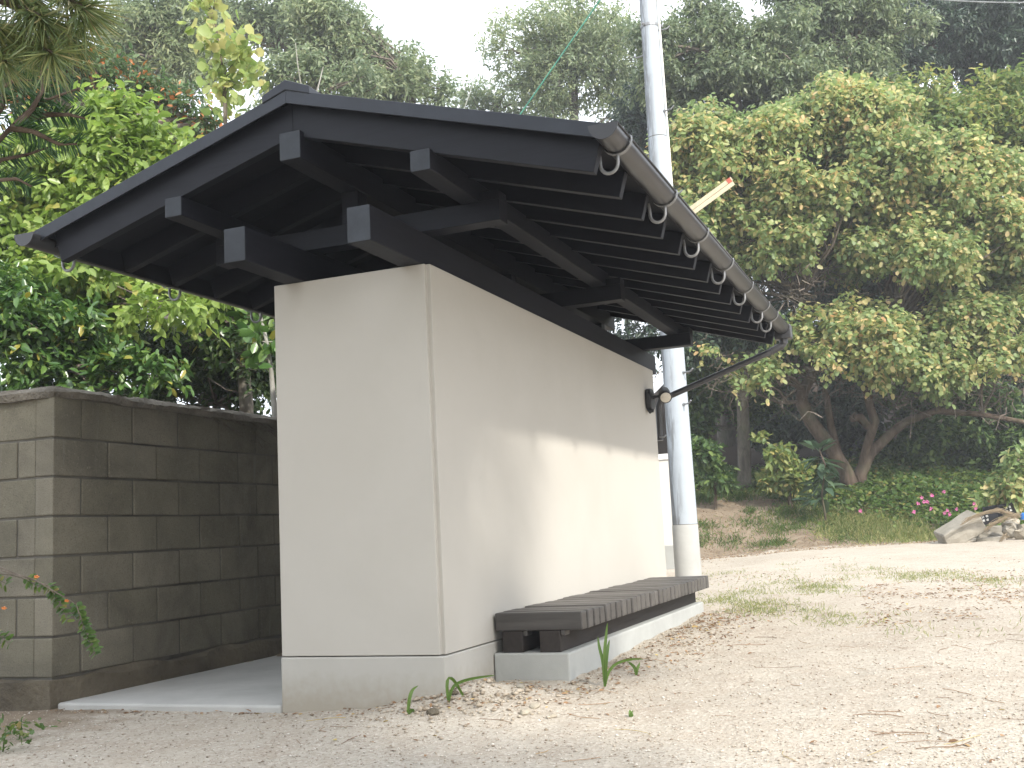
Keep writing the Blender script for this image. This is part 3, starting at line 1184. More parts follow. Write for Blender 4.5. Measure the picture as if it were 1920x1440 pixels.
def limbs(rng, mb, start, r0, subs, frac=.6, jitter=.06, seg=5, hub=None):
    """branches from a hub out to sub-clump centres"""
    sc = subs[0]
    n = int(len(sc) * frac)
    for i in rng.choice(len(sc), n, replace=False):
        mid = (np.array(start) * .5 + sc[i] * .5) + rng.normal(size=3) * jitter * np.linalg.norm(sc[i] - start)
        pts = [np.array(start), mid, sc[i]]
        pts = wob(rng, pts[0], pts[1], 3, .06) + wob(rng, pts[1], pts[2], 3, .06)[1:]
        mb.tube(pts, list(np.linspace(r0, r0 * .22, len(pts))), seg, cap=False)


def twigs(rng, mb, subs, n, r, jitter=.1, seg=3, mi=0):
    sc, sr, p = subs
    pick = rng.choice(len(p), min(n, len(p)), replace=False)
    for q in p[pick]:
        c = sc[np.argmin(((sc - q) ** 2).sum(1))]
        pts = wob(rng, c, q + (q - c) * .15, 4, jitter)
        mb.tube(pts, list(np.linspace(r, r * .4, 4)), seg, mi, cap=False)


def tree(name, label, cat, base, trunk, envs, nsub, nleaf, leaf, wr, mat, seed, bark='bark', group=None, r0=.16, K=6, tl=None, droop=.3,
         up=.9, subr=(.2, .36), tmpl=LEAF, shell=.45, flat=.8, ntwig=150, twig_r=.008, limbfrac=.6, leafname='crown', limb_r=None, extra=None):
    """trunk: list of polylines [(points, radii)] already in world coordinates"""
    rng = np.random.default_rng(seed)
    o = thing(name, base, label, cat, group)
    V, F, subs = crown_leaves(rng, envs, nsub, nleaf, leaf, wr, K, tl, droop, up, subr, tmpl, shell, flat)
    fastmesh(leafname, V, F, mat, o)
    mb = MB()
    for pts, rad in trunk:
        mb.tube(pts, rad, 10)
    mb.build('trunk', M[bark], o, 0, True)
    mb = MB()
    hubs = [np.array(q) for t in trunk if len(t[0]) > 4 for q in t[0][int(len(t[0]) * .55):]]
    sc = subs[0]
    lr = limb_r or r0 * .4
    for i in rng.choice(len(sc), int(len(sc) * limbfrac), replace=False):
        h = hubs[int(np.argmin([np.linalg.norm(sc[i] - q) for q in hubs]))]
        mid = h * .5 + sc[i] * .5 + rng.normal(size=3) * .08 * np.linalg.norm(sc[i] - h)
        pts = wob(rng, h, mid, 3, .07) + wob(rng, mid, sc[i], 3, .07)[1:]
        mb.tube(pts, list(np.linspace(lr, lr * .2, len(pts))), 5, cap=False)
    twigs(rng, mb, subs, ntwig, twig_r)
    mb.build('branches', M['twig' if bark != 'barkpale' else 'barkpale'], o, 0, True, recalc=False)
    if extra:
        extra(o, rng)
    return o


def ground_at(px, d):
    """point on the terrain under photo column px at depth d"""
    p = at(px, 950, d)
    return np.array((p[0], p[1], gz(p[0], p[1])))


def poly_px(pts, d, dvar=0):
    return [at(x, y, d + dvar * k) for k, (x, y) in enumerate(pts)]


def simple_trunk(px, py_top, d, r, lean=0, n=6, rng=np.random.default_rng(3)):
    g = ground_at(px, d)
    t = at(px + lean, py_top, d)
    g[2] -= .3
    pts = wob(rng, g, t, n, .015)
    return [(pts, list(np.linspace(r, r * .5, n)))], g


# --- the yellowing tree right of the pole
D1 = 19.4
g0 = ground_at(1600, D1)
base = at(1602, 925, D1)
base[2] = g0[2] - .1
tr1 = [
    ([base] + poly_px([(1585, 885), (1558, 840), (1520, 790), (1502, 752), (1507, 730), (1522, 705), (1530, 650), (1500, 560)], D1), [.17, .14, .13, .125, .12, .11, .09, .07, .05]),
    ([base + (.1, .1, 0)] + poly_px([(1612, 890), (1632, 850), (1668, 815), (1700, 790), (1755, 770), (1840, 777), (1940, 795)], D1), [.15, .125, .10, .088, .075, .062, .05, .04]),
    ([base + (.08, .15, 0)] + poly_px([(1616, 880), (1628, 830), (1640, 790), (1632, 765), (1625, 735), (1640, 690), (1680, 600)], D1), [.12, .10, .085, .085, .08, .075, .06, .04]),
    ([at(1628, 800, D1), at(1612, 782, D1 - .1), at(1598, 785, D1 - .2)], [.075, .078, .066]),
    ([at(1545, 730, D1 + .2), at(1550, 745, D1 + .1), at(1558, 800, D1 + .2), at(1575, 860, D1 + .3)], [.05, .06, .07, .07]),
]
envs1 = [env(1330, 330, D1, 110, 130), env(1440, 300, D1, 130, 110), env(1600, 260, D1 + .5, 170, 110), env(1420, 440, D1 - .5, 120, 90),
         env(1600, 400, D1, 160, 130), env(1760, 420, D1, 150, 130), env(1530, 590, D1 - .8, 60, 30), env(1610, 615, D1 - 1, 120, 60),
         env(1690, 665, D1 - 1.2, 130, 55), env(1760, 610, D1 - .6, 100, 60), env(1270, 400, D1, 50, 110), env(1400, 700, D1 - 1, 80, 40), env(1440, 725, D1 - 1.3, 70, 22), env(1385, 740, D1 - 1.2, 30, 14), env(1510, 690, D1 - 1.3, 70, 26), env(1850, 600, D1 - .6, 80, 60), env(1890, 660, D1 - .8, 80, 50), env(1760, 715, D1 - 1, 80, 26), env(1330, 540, D1 - 1, 60, 60), env(1340, 660, D1 - 1.2, 40, 30), env(1660, 720, D1 - 1.3, 60, 22), env(1470, 640, D1 - 1, 70, 45), env(1600, 690, D1 - 1.3, 80, 30), env(1800, 690, D1 - .8, 90, 50), env(1880, 470, D1, 110, 120),
         env(1250, 260, D1, 60, 70), env(1300, 420, D1 - 1, 90, 70), env(1500, 380, D1 - 1, 120, 80), env(1680, 320, D1 - .6, 140, 90), env(1800, 330, D1, 120, 100), env(1560, 200, D1, 110, 60), env(1720, 480, D1 - 1, 120, 60)]


def bare_twigs(o, rng):
    mb = MB()
    for (px, py, rx, ry, n) in ((1480, 520, 130, 50, 130), (1400, 560, 90, 70, 90), (1700, 700, 200, 60, 130), (1860, 650, 90, 90, 90), (1420, 700, 100, 50, 130), (1560, 700, 90, 50, 70), (1800, 720, 120, 50, 90)):
        for k in range(n):
            p = at(px + rng.normal() * rx * .6, py + rng.normal() * ry * .6, D1 + rng.normal() * .5)
            d = unit(rng, 1)[0] * np.array((1, .6, .5))
            q = p + d * rng.uniform(.3, .9) + np.array((0, 0, -rng.uniform(0, .3)))
            mb.tube(wob(rng, p, q, 5, .12), list(np.linspace(.011, .004, 5)), 3, cap=False)
    t = mb.build('bare_twigs', M['twig'], o, 0, True, recalc=False)
    t['kind'] = 'stuff'


tree('spreading_tree', 'large multi stemmed tree with yellowing leaves spreading over the bank right of the pole', 'tree', base, tr1, envs1, 470, 165000,
     .095, .66, M['l_yellow'], 11, r0=.14, K=5, tl=.26, droop=.55, tmpl=ROUND, ntwig=1100, twig_r=.008, subr=(.16, .34), limbfrac=.3, limb_r=.034, extra=bare_twigs)

# --- greener tree behind it
D2 = 21
tk, g = simple_trunk(1860, 330, D2 + 1.5, .10)
tree('broadleaf_tree', 'bushy green and yellow tree behind the right side of the yellowing tree', 'tree', g, tk,
     [env(1700, 190, D2, 110, 70), env(1800, 260, D2, 150, 110), env(1640, 260, D2, 90, 80), env(1890, 210, D2, 90, 90), env(1880, 330, D2, 120, 120), env(1900, 520, D2 - 1, 110, 120), env(1750, 330, D2, 100, 80)],
     90, 36000, .13, .5, M['l_green2'], 12, droop=.35, K=6, tl=.32, ntwig=350)

# --- evergreens on the slope
evg = [
    ('grey green evergreen tree directly right of the pole top', 1370, 24, [(1330, 60, 100, 90), (1420, 120, 120, 110), (1300, 190, 80, 110), (1500, 170, 100, 100), (1450, 250, 110, 70), (1230, 130, 60, 120)], 70, 26000, 'l_grey', 21),
    ('grey green evergreen tree with drooping sprays above the middle of the yellowing tree', 1580, 25, [(1560, 60, 120, 80), (1640, 40, 100, 70), (1560, 160, 110, 70), (1620, 120, 90, 60), (1480, 20, 90, 50)], 60, 20000, 'l_grey', 22),
    ('dark evergreen tree in the top right corner', 1780, 27, [(1740, 40, 130, 90), (1860, 70, 130, 100), (1680, 120, 90, 70), (1900, 170, 90, 80), (1800, 130, 90, 50)], 70, 26000, 'l_dark', 23),
    ('dark bluish evergreen tree behind the pole beside the slope', 1330, 26, [(1290, 330, 100, 110), (1350, 420, 120, 110), (1250, 480, 80, 110), (1210, 240, 60, 120), (1190, 600, 60, 60), (1200, 720, 50, 80)], 60, 20000, 'l_dark', 24),
    ('dark evergreen tree low at the right edge behind the bare twigs', 1880, 24, [(1830, 640, 110, 90), (1930, 600, 100, 120), (1880, 720, 110, 70), (1740, 700, 90, 60)], 50, 14000, 'l_dark', 26),
    ('dark evergreen tree behind the yellowing tree filling its gaps', 1560, 24, [(1500, 480, 140, 100), (1650, 520, 170, 110), (1480, 620, 140, 90), (1800, 560, 130, 110)], 60, 20000, 'l_dark', 25),
]
for lb, px, d, es, ns, nl, mt, sd in evg:
    tk, g = simple_trunk(px, es[0][1] + 40, d, .22)
    tree('evergreen_tree', lb, 'tree', g, tk, [env(e[0], e[1], d, e[2], e[3]) for e in es], int(ns * 1.5), int(nl * 1.9), .125, .40, M[mt], sd, bark='barkgrey', K=7, tl=.34,
         droop=.5, tmpl=LANCE, group='evergreen trees on the slope', ntwig=200, twig_r=.012, flat=.65)

# --- distant trees around the sky gap
far = [
    ('tall open crowned tree right of the sky gap above the roof', 1075, 29, [(1060, 60, 130, 80), (1000, 130, 80, 60), (1130, 120, 90, 70), (1060, 170, 120, 50), (1170, 60, 60, 90), (945, 60, 45, 60), (1150, 190, 70, 50), (930, 130, 45, 50), (1180, 150, 50, 60), (1020, 190, 80, 40)], 130, 23000, 'l_pale', 31, .38),
    ('pale leafy tree left of the sky gap above the roof', 770, 25, [(650, 110, 80, 60), (740, 145, 80, 50), (600, 60, 70, 80), (660, 40, 45, 40), (825, 178, 50, 32), (720, 175, 110, 40), (690, 90, 50, 50)], 75, 25000, 'l_pale', 32, .40),
    ('low pale tree just over the roof below the sky gap', 910, 31, [(900, 180, 60, 40), (960, 190, 60, 45), (850, 190, 50, 35), (1010, 200, 60, 40)], 40, 11000, 'l_pale', 33, .40),
    ('thin crowned tree with dark branches at the top of the photo above the roof ridge', 540, 26, [(500, 40, 110, 60), (590, 90, 80, 70), (430, 20, 90, 50), (560, 20, 70, 50)], 80, 10500, 'l_pale', 34, .42),
    ('soft fine leaved tree at the top left behind the gold sapling', 310, 22, [(300, 60, 110, 80), (230, 100, 70, 60), (370, 120, 60, 60), (320, 170, 70, 40), (200, 30, 70, 50)], 90, 16000, 'l_pale', 35, .3),
    ('small dark green tree over the roof left of the ridge', 600, 21, [(520, 130, 60, 40), (600, 150, 70, 40), (660, 160, 60, 40), (560, 190, 80, 30)], 40, 11000, 'l_grey', 36, .4),
]
for lb, px, d, es, ns, nl, mt, sd, wr in far:
    # the crowns reach well down behind the roof
    low_ = [(px - 30, 290, 110, 80), (px + 40, 380, 110, 80)] + ([(px, 480, 100, 80), (px - 20, 590, 110, 80), (px + 30, 700, 110, 70)] if px > 520 else [])
    f_ = 1 + sum(q[2] * q[3] for q in low_) / sum(q[2] * q[3] for q in es) * .75
    es, ns, nl = es + low_, int(ns * f_), int(nl * f_)
    tk, g = simple_trunk(px, es[0][1] + 50, d, .22)
    tree('hillside_tree', lb, 'tree', g, tk, [env(e[0], e[1], d, e[2], e[3]) for e in es], int(ns * 1.4), int(nl * 1.7), .12, wr, M[mt], sd, bark='barkgrey', K=6, tl=.32,
         droop=.35, group='trees behind the shed roof', ntwig=260, twig_r=.014, limbfrac=.5, limb_r=.035)

# --- bank undergrowth right of the pole
und = [
    ('dark leafy shrub at the back right of the pole', 1330, 21.5, [(1320, 760, 60, 60), (1370, 720, 70, 60), (1290, 700, 50, 60), (1430, 760, 60, 60), (1300, 800, 40, 30)], 40, 14000, 'l_under', 41),
    ('dark shrub climbing behind the leaning trunks', 1560, 21.5, [(1560, 780, 70, 90), (1480, 790, 60, 80), (1600, 740, 90, 60), (1620, 830, 60, 50)], 40, 15000, 'l_dark', 42),
    ('broad dark green thicket right of the leaning trunks', 1740, 20.9, [(1720, 825, 90, 70), (1640, 840, 60, 50), (1800, 810, 90, 80), (1690, 770, 80, 50), (1840, 850, 60, 50)], 50, 20000, 'l_under', 43),
    ('dark thicket at the right edge of the bank', 1890, 20.6, [(1880, 830, 80, 80), (1940, 840, 60, 70), (1860, 740, 90, 60), (1780, 740, 80, 60)], 46, 17000, 'l_under', 44),
    ('dark leafy shrub high on the slope just left of the leaning trunk', 1450, 23, [(1470, 690, 80, 50), (1400, 660, 70, 50), (1540, 680, 60, 50), (1440, 740, 60, 40)], 36, 11000, 'l_under', 48),
    ('low yellow green shrub between the thin trunk and the leaning trunks', 1480, 18.6, [(1460, 850, 35, 22), (1480, 890, 45, 25), (1430, 830, 25, 14)], 22, 2600, 'l_green2', 45),
    ('pale leafy shrub beside the rocks at the right edge', 1895, 15.8, [(1900, 905, 40, 40), (1880, 935, 40, 18), (1915, 860, 25, 30)], 20, 1500, 'l_yellow', 46),
    ('small green shrub left of the thin upright trunk', 1340, 18.8, [(1350, 890, 30, 22), (1310, 850, 40, 22)], 16, 2000, 'l_under', 47),
]
for lb, px, d, es, ns, nl, mt, sd in und:
    tk, g = simple_trunk(px, es[0][1] + 15, d, .04)
    tree('shrub', lb, 'shrub', g, tk, [env(e[0], e[1], d, e[2], e[3]) for e in es], ns, nl, .12, .5, M[mt], sd, K=5, tl=.2, droop=.3,
         group='shrubs on the bank', ntwig=100, twig_r=.007, leafname='foliage', limb_r=.016)

# --- thin upright trunk in the shade of the bank
gp = ground_at(1395, 20.2)
tk = [([gp - (0, 0, .2)] + poly_px([(1396, 880), (1394, 800), (1392, 740), (1396, 640), (1390, 520)], 20.2), [.15, .125, .115, .11, .10, .07])]
tree('woodland_tree', 'straight slim trunk rising in the shade right of the pole into dark foliage', 'tree', gp, tk,
     [env(1390, 610, 19.4, 80, 60), env(1330, 560, 19.6, 80, 60), env(1300, 640, 19.4, 60, 60)], 30, 9000, .13, .45, M['l_dark'], 51, bark='barkgrey', ntwig=80)

# --- large leaved sapling on the bank
gp = ground_at(1548, 17.6)
tip = at(1535, 840, 17.6)
sp = thing('large_leaf_sapling', gp, 'small sapling with big drooping grey green leaves in front of the leaning trunk', 'sapling')
rng = np.random.default_rng(61)
b = MB()
b.tube(wob(rng, gp - (0, 0, .1), tip, 6, .02), [.022, .02, .018, .015, .012, .008], 6)
b.build('stem', M['bark'], sp, 0, True)
P, Dd, Nn = [], [], []
for q in range(62):
    t = rng.uniform(.30, 1.02)
    p = gp + (tip - gp) * t
    a = rng.uniform(0, 2 * math.pi)
    dirv = np.array((math.cos(a), math.sin(a) * .9, rng.uniform(-.9, .35) if t < .9 else .7))
    off = dirv * np.array((1, 1, .3)) * rng.uniform(.0, .28) * (1.15 - t)
    P.append(p + off)
    Dd.append(dirv)
    Nn.append(np.array((0, 0, 1)) + rng.normal(size=3) * .25)
V, F = leaf_verts(np.array(P), np.array(Dd), np.array(Nn), rng.uniform(.24, .36, len(P)), rng.uniform(.10, .14, len(P)), LANCE)
fastmesh('foliage', V, F, M['l_loquat'], sp)

# --- ground cover and grass (uncountable)
rng = np.random.default_rng(71)


def scatter_px(n, x0, x1, y0, y1, d0, d1, dens=None):
    """random terrain points inside a patch surveyed by photo column and depth"""
    px = rng.uniform(x0, x1, n)
    d = rng.uniform(d0, d1, n)
    p = np.array([at(a, 950, c) for a, c in zip(px, d)])
    z = ground_z(p[:, 0], p[:, 1])
    return np.stack([p[:, 0], p[:, 1], z], 1)


def patches(pts, s, thr, seed, soft=.22):
    v = .55 * vnoise(pts[:, 0] + .3 * pts[:, 1], pts[:, 1] - .3 * pts[:, 0], s, seed) + .30 * vnoise(pts[:, 0], pts[:, 1], s * 2.7, seed + 1) + .15 * vnoise(pts[:, 0], pts[:, 1], s * 8, seed + 2)
    v = .5 + (v - .5) * 1.5
    return pts[v > thr + rng.normal(size=len(pts)) * soft * .35]


pxs = rng.uniform(1296, 1960, 90000)
ds = rng.uniform(16.0, 21.2, 90000)
pts = CAM[None] + (CF[None] + CR[None] * ((pxs - 960) / FPX)[:, None] - CU[None] * (230 / FPX)) * ds[:, None]
pts[:, 2] = ground_z(pts[:, 0], pts[:, 1])
tb_ = pts[:, 1] - bank_edge(pts[:, 0])
tmin = np.interp(pxs, [1296, 1420, 1480, 1550, 1590, 1640, 1740, 1800, 1960], [3.9, 3.7, 2.7, 2.0, 1.9, 1.5, 1.0, .5, .2])
nz_ = .5 * vnoise(pts[:, 0] + .4 * pts[:, 1], pts[:, 1], 1.1, 15) + .5 * vnoise(pts[:, 0], pts[:, 1] + .3 * pts[:, 0], 3.3, 16) - .5
keep = tb_ + rng.normal(size=len(pts)) * .35 > tmin + 1.3 * nz_
keep &= (rng.random(len(pts)) < np.clip(.25 + .6 * (tb_ - tmin), .12, .85))
pts = pts[keep]
n = len(pts)
hgt = rng.random(n) ** 1.6 * (.05 + .20 * vnoise(pts[:, 0], pts[:, 1], .9, 14))
pts[:, 2] += hgt
V, F = leaf_verts(pts, unit(rng, n) * np.array((1, 1, .5)), np.array((0, -.25, 1.0)) + .6 * unit(rng, n), rng.uniform(.04, .10, n), rng.uniform(.03, .07, n), ROUND)
o = fastmesh('ground_cover', V, F, M['l_cover'])
tag(o, 'low green creeping leaves covering the earth bank', 'ground cover', kind='stuff')


def blades(pts, h, wdt, spread, name, mat, label, cat):
    n = len(pts)
    d = np.array((0, 0, 1.0)) + unit(rng, n) * spread
    V, F = leaf_verts(pts, d, unit(rng, n), h * rng.uniform(.5, 1.3, n), np.full(n, wdt), LANCE)
    o = fastmesh(name, V, F, mat)
    return tag(o, label, cat, kind='stuff')




def tufts(cs, nb, sx, sy):
    out = []
    for c in cs:
        k = int(nb * rng.uniform(.4, 1.4))
        q = c[None] + rng.normal(size=(k, 3)) * np.array((sx, sy, 0)) * rng.uniform(.5, 1.5)
        q[:, 2] = ground_z(q[:, 0], q[:, 1])
        out.append(q)
    return np.concatenate(out)


def flat_px(px, py):
    """terrain point seen at a photo pixel on the yard"""
    dd = CF + CR * (px - 960) / FPX - CU * (py - 720) / FPX
    ts = np.linspace(5, 40, 1400)
    q = CAM[None] + dd[None] * ts[:, None]
    below = np.nonzero(q[:, 2] <= ground_z(q[:, 0], q[:, 1]))[0]
    q = q[below[0]] if len(below) else q[-1]
    return np.array((q[0], q[1], gz(q[0], q[1])))


gc = []
for (x0, y0, sx, sy, k) in ((1350, 1122, 22, 8, 14), (1405, 1136, 28, 8, 16), (1440, 1140, 14, 6, 8), (1420, 1105, 20, 5, 8), (1525, 1104, 30, 7, 16), (1560, 1108, 10, 6, 6), (1480, 1090, 50, 6, 10),
                            (1360, 1076, 30, 4, 6), (1560, 1070, 50, 5, 8), (1780, 1082, 50, 6, 14), (1840, 1092, 40, 4, 8), (1720, 1082, 25, 5, 7), (1650, 1075, 60, 6, 8), (1470, 1150, 40, 5, 6), (1680, 1180, 120, 8, 5), (1560, 1165, 60, 8, 5)):
    for _ in range(k):
        gc.append(flat_px(x0 + rng.normal() * sx, y0 + rng.normal() * sy))
blades(tufts(gc, 34, .10, .14), .034, .0040, 1.0, 'grass', M['l_grass'], 'thin yellow green grass tufts in the gravel beyond the bench', 'grass')
gc = []
for (x0, y0, sx, sy, k) in ((1320, 932, 14, 5, 6), (1374, 930, 14, 6, 6), (1400, 982, 12, 4, 3), (1452, 992, 14, 5, 5), (1374, 1018, 10, 3, 2), (1420, 1023, 8, 3, 2), (1466, 1019, 8, 3, 2), (1318, 1008, 10, 5, 3), (1310, 985, 8, 4, 2),
                            (1500, 960, 40, 10, 14), (1540, 975, 30, 12, 14), (1590, 1005, 20, 8, 6), (1430, 935, 30, 10, 8)):
    for _ in range(k):
        gc.append(flat_px(x0 + rng.normal() * sx, y0 + rng.normal() * sy))
blades(tufts(gc, 110, .12, .16), .085, .009, 1.0, 'bank_grass', M['l_cover'], 'green grass clumps on the brown earth bank', 'grass')

gc = [flat_px(x0 + rng.normal() * sx, y0 + rng.normal() * sy) for (x0, y0, sx, sy, k) in ((1650, 990, 45, 13, 46), (1720, 1003, 40, 9, 26), (1600, 985, 25, 10, 14), (1560, 960, 30, 8, 8)) for _ in range(k)]
blades(tufts(gc, 90, .16, .22), .10, .010, 1.0, 'dry_grass', M['l_grass'], 'yellowing grass on the lower bank left of the rock heap', 'grass')

# litter of dead leaves, twigs and pine needles (uncountable)
lp = np.concatenate([patches(scatter_px(700, 600, 1960, 0, 0, 3.3, 8), .9, .66, 61), patches(scatter_px(3200, 1290, 1960, 0, 0, 7, 16), .8, .64, 62), patches(scatter_px(2500, 1600, 2000, 0, 0, 6.6, 9.5), 1.2, .5, 25),
                     scatter_px(15000, 1290, 1800, 0, 0, 15.6, 20.5)])
# drift along the mound by the bench
mx = np.stack([rng.normal(.32, .22, 420), rng.uniform(-.25, 1.2, 420)], 1)
mx2 = np.stack([np.abs(rng.normal(0, .22, 700)) + .47, rng.triangular(.6, 2.8, 3.9, 700)], 1)
mx3 = np.stack([rng.uniform(-2.1, .1, 120), rng.normal(-.07, .04, 120)], 1)
for m_ in (mx, mx2, mx3):
    m_ = m_[(m_[:, 0] > .40) | (m_[:, 1] < .50)]
    m_ = m_[(m_[:, 0] > .02) | (m_[:, 1] < -.02)]
    lp = np.concatenate([lp, np.column_stack([m_, ground_z(m_[:, 0], m_[:, 1])])])
inside = (lp[:, 0] < .46) & (lp[:, 0] > -2.2) & (lp[:, 1] > .52) & (lp[:, 1] < 4.4)
lp = lp[~inside]
lp[:, 2] += .004
n = len(lp)
V, F = leaf_verts(lp, unit(rng, n) * np.array((1, 1, .15)), np.array((0, 0, 1.0)) + .45 * unit(rng, n), rng.uniform(.010, .034, n), rng.uniform(.006, .020, n), LEAF)
tag(fastmesh('leaf_litter', V, F, M['l_litter']), 'scattered dead brown leaves and bark bits on the gravel', 'leaf litter', kind='stuff')
b = MB()
for k in range(120):
    p = scatter_px(1, 500, 1960, 0, 0, 3.2, 9.5)[0]
    if p[0] < .5 and p[1] > -.1:
        continue
    a = rng.uniform(-3, 3)
    ln = rng.uniform(.05, .22)
    pts = []
    bend = rng.normal() * .4
    for t in np.linspace(0, 1, 5):
        x, y = p[0] + math.cos(a + bend * t) * ln * t, p[1] + math.sin(a + bend * t) * ln * t
        pts.append((x, y, gz(x, y) + .004))
    b.tube(pts, rng.uniform(.0007, .0013), 4)
tag(b.build('twig_litter', M['l_litter'], None), 'thin brown pine needles and twigs lying on the gravel', 'twig litter', kind='stuff')

# loose gravel stones (uncountable)
ns = 30000
q = rng.random(ns)
px = rng.uniform(-100, 2020, ns)
d = 3.2 + 5.5 * q ** 1.6
p = CAM + (CF[None] + CR[None] * ((px - 960) / FPX)[:, None]) * d[:, None]
p = p[~((p[:, 0] < .46) & (p[:, 1] > -.02))]
z = ground_z(p[:, 0], p[:, 1])
OCT = np.array([(1, 0, 0), (0, 1, 0), (-1, 0, 0), (0, -1, 0), (0, 0, .8), (0, 0, -.6)])
OF = np.array([(0, 1, 4), (1, 2, 4), (2, 3, 4), (3, 0, 4), (1, 0, 5), (2, 1, 5), (3, 2, 5), (0, 3, 5)])
n = len(p)
s = .0022 + .0055 * rng.random(n) ** 5 + .001 * rng.random(n)
ang = rng.uniform(0, 6.28, n)
c_, s_ = np.cos(ang), np.sin(ang)
V = OCT[None] * s[:, None, None] * rng.uniform(.6, 1.3, (n, 6, 1)) * np.array((1, 1, .7))
V = np.stack([V[..., 0] * c_[:, None] - V[..., 1] * s_[:, None], V[..., 0] * s_[:, None] + V[..., 1] * c_[:, None], V[..., 2]], -1)
V = V + np.stack([p[:, 0], p[:, 1], z + s * .3], -1)[:, None]
F = (OF[None] + 6 * np.arange(n)[:, None, None]).reshape(-1, 3)
m, t, N, L, Pn = nmat('gravel_stone')
ge = N.new('ShaderNodeNewGeometry')
L.new(ramp(N, L, ge.outputs['Random Per Island'], [(0, (.22, .175, .13)), (.4, (.40, .34, .27)), (.8, (.52, .47, .40)), (1, (.68, .64, .58))]), Pn.inputs['Base Color'])
Pn.inputs['Roughness'].default_value = .9
tag(fastmesh('gravel', V.reshape(-1, 3), F, m), 'loose pale gravel grains on the yard', 'gravel', kind='stuff')


# crumbly soil banked against the corner of the shed and the bench footing
n = 5200
q1 = np.stack([rng.normal(.10, .26, n), rng.normal(-.02, .26, n)], 1)
q2 = np.stack([np.abs(rng.normal(0, .16, n)) + .40, rng.uniform(.35, 3.6, n)], 1)
p = np.concatenate([q1, q2[:2600]])
p = p[~((p[:, 0] < .395) & (p[:, 1] > .525)) & ~((p[:, 0] < .012) & (p[:, 1] > -.012))]
n = len(p)
z = ground_z(p[:, 0], p[:, 1])
s = .0016 + .011 * rng.random(n) ** 12
big_ = (np.hypot(p[:, 0] - .10, p[:, 1] + .02) < .30) & (rng.random(n) < .035)
s = np.where(big_, rng.uniform(.007, .019, n), s)
V = OCT[None] * s[:, None, None] * rng.uniform(.6, 1.3, (n, 6, 1)) * np.array((1, 1, .8))
V = V + np.stack([p[:, 0], p[:, 1], z + s * .35], -1)[:, None]
F = (OF[None] + 6 * np.arange(n)[:, None, None]).reshape(-1, 3)
m, t, N, L, Pn = nmat('crumbly_soil')
ge = N.new('ShaderNodeNewGeometry')
L.new(ramp(N, L, ge.outputs['Random Per Island'], [(0, (.22, .175, .125)), (.5, (.33, .28, .215)), (1, (.42, .365, .29))]), Pn.inputs['Base Color'])
Pn.inputs['Roughness'].default_value = .95
tag(fastmesh('loose_soil', V.reshape(-1, 3), F, m), 'crumbly brown soil banked at the corner of the shed', 'soil', kind='stuff')


# clods and stone chips near the corner of the shed
def rockmesh(rng, c, r, mat, name, label, cat, group=None, sub=2, box=None, rot=0, tilt=0):
    import bmesh
    bm = bmesh.new()
    if box:
        bmesh.ops.create_cube(bm, size=2)
        bmesh.ops.scale(bm, vec=Vector(box), verts=bm.verts)
        bmesh.ops.subdivide_edges(bm, edges=bm.edges, cuts=3, use_grid_fill=True)
        amp = min(box) * .10
    else:
        bmesh.ops.create_icosphere(bm, subdivisions=sub, radius=1)
        bmesh.ops.scale(bm, vec=Vector(r), verts=bm.verts)
        amp = min(r) * .35
    o3 = rng.uniform(0, 50, 3)
    for v in bm.verts:
        k = 2.2 / max(box or r)
        nv = np.array([vnoise(v.co.x * k + o3[i], v.co.y * k + v.co.z * k * 1.7 + o3[i], 1, i) - .5 for i in range(3)])
        v.co += Vector(nv) * amp * 2
    me = bpy.data.meshes.new(name)
    bm.to_mesh(me)
    bm.free()
    me.materials.append(M[mat])
    o = bpy.data.objects.new(name, me)
    col.objects.link(o)
    o.location = tuple(map(float, c))
    o.rotation_euler = (tilt, rng.uniform(-.15, .15) if not box else 0, rot)
    if box:
        bv = o.modifiers.new('bevel', 'BEVEL')
        bv.width = min(box) * .12
        bv.limit_method = 'ANGLE'
        bv.angle_limit = R(50)
    return tag(o, label, cat, group)


rng = np.random.default_rng(81)
for (px, py, rr, lb, mt) in ((985, 1338, .022, 'pale broken stone chip in the loose soil before the bench footing', 'rock2'), (1002, 1326, .020, 'long pale stone chip lying above the broken chip before the bench', 'rock2'),
                             (975, 1289, .018, 'small grey pebble against the near end of the bench footing', 'rock'), (812, 1338, .026, 'brown soil clod before the near corner of the shed', 'footing'),
                             (850, 1303, .020, 'brown soil clod touching the shed corner', 'footing'), (1035, 1345, .016, 'pale rounded pebble right of the broken chip', 'rock2')):
    C_, dd = CAM, (CF + CR * (px - 960) / FPX - CU * (py - 720) / FPX)
    t = 4.5
    for _ in range(30):
        p = C_ + dd * t
        t += (p[2] - gz(p[0], p[1])) / -dd[2] * .7
    p = C_ + dd * t
    rockmesh(rng, (p[0], p[1], gz(p[0], p[1]) + rr * .25), (rr * 1.3, rr, rr * .6), mt, 'stone' if mt != 'footing' else 'soil_clod', lb, 'stone' if mt != 'footing' else 'soil clod', 'stones by the bench' if mt != 'footing' else 'clods by the shed corner', rot=rng.uniform(0, 3))


# sprouting blades
def hit(px, py):
    dd = (CF + CR * (px - 960) / FPX - CU * (py - 720) / FPX)
    t = 4.5
    for _ in range(40):
        p = CAM + dd * t
        t += (p[2] - gz(p[0], p[1])) / -dd[2] * .7
    p = CAM + dd * t
    return np.array((p[0], p[1], gz(p[0], p[1]))), t


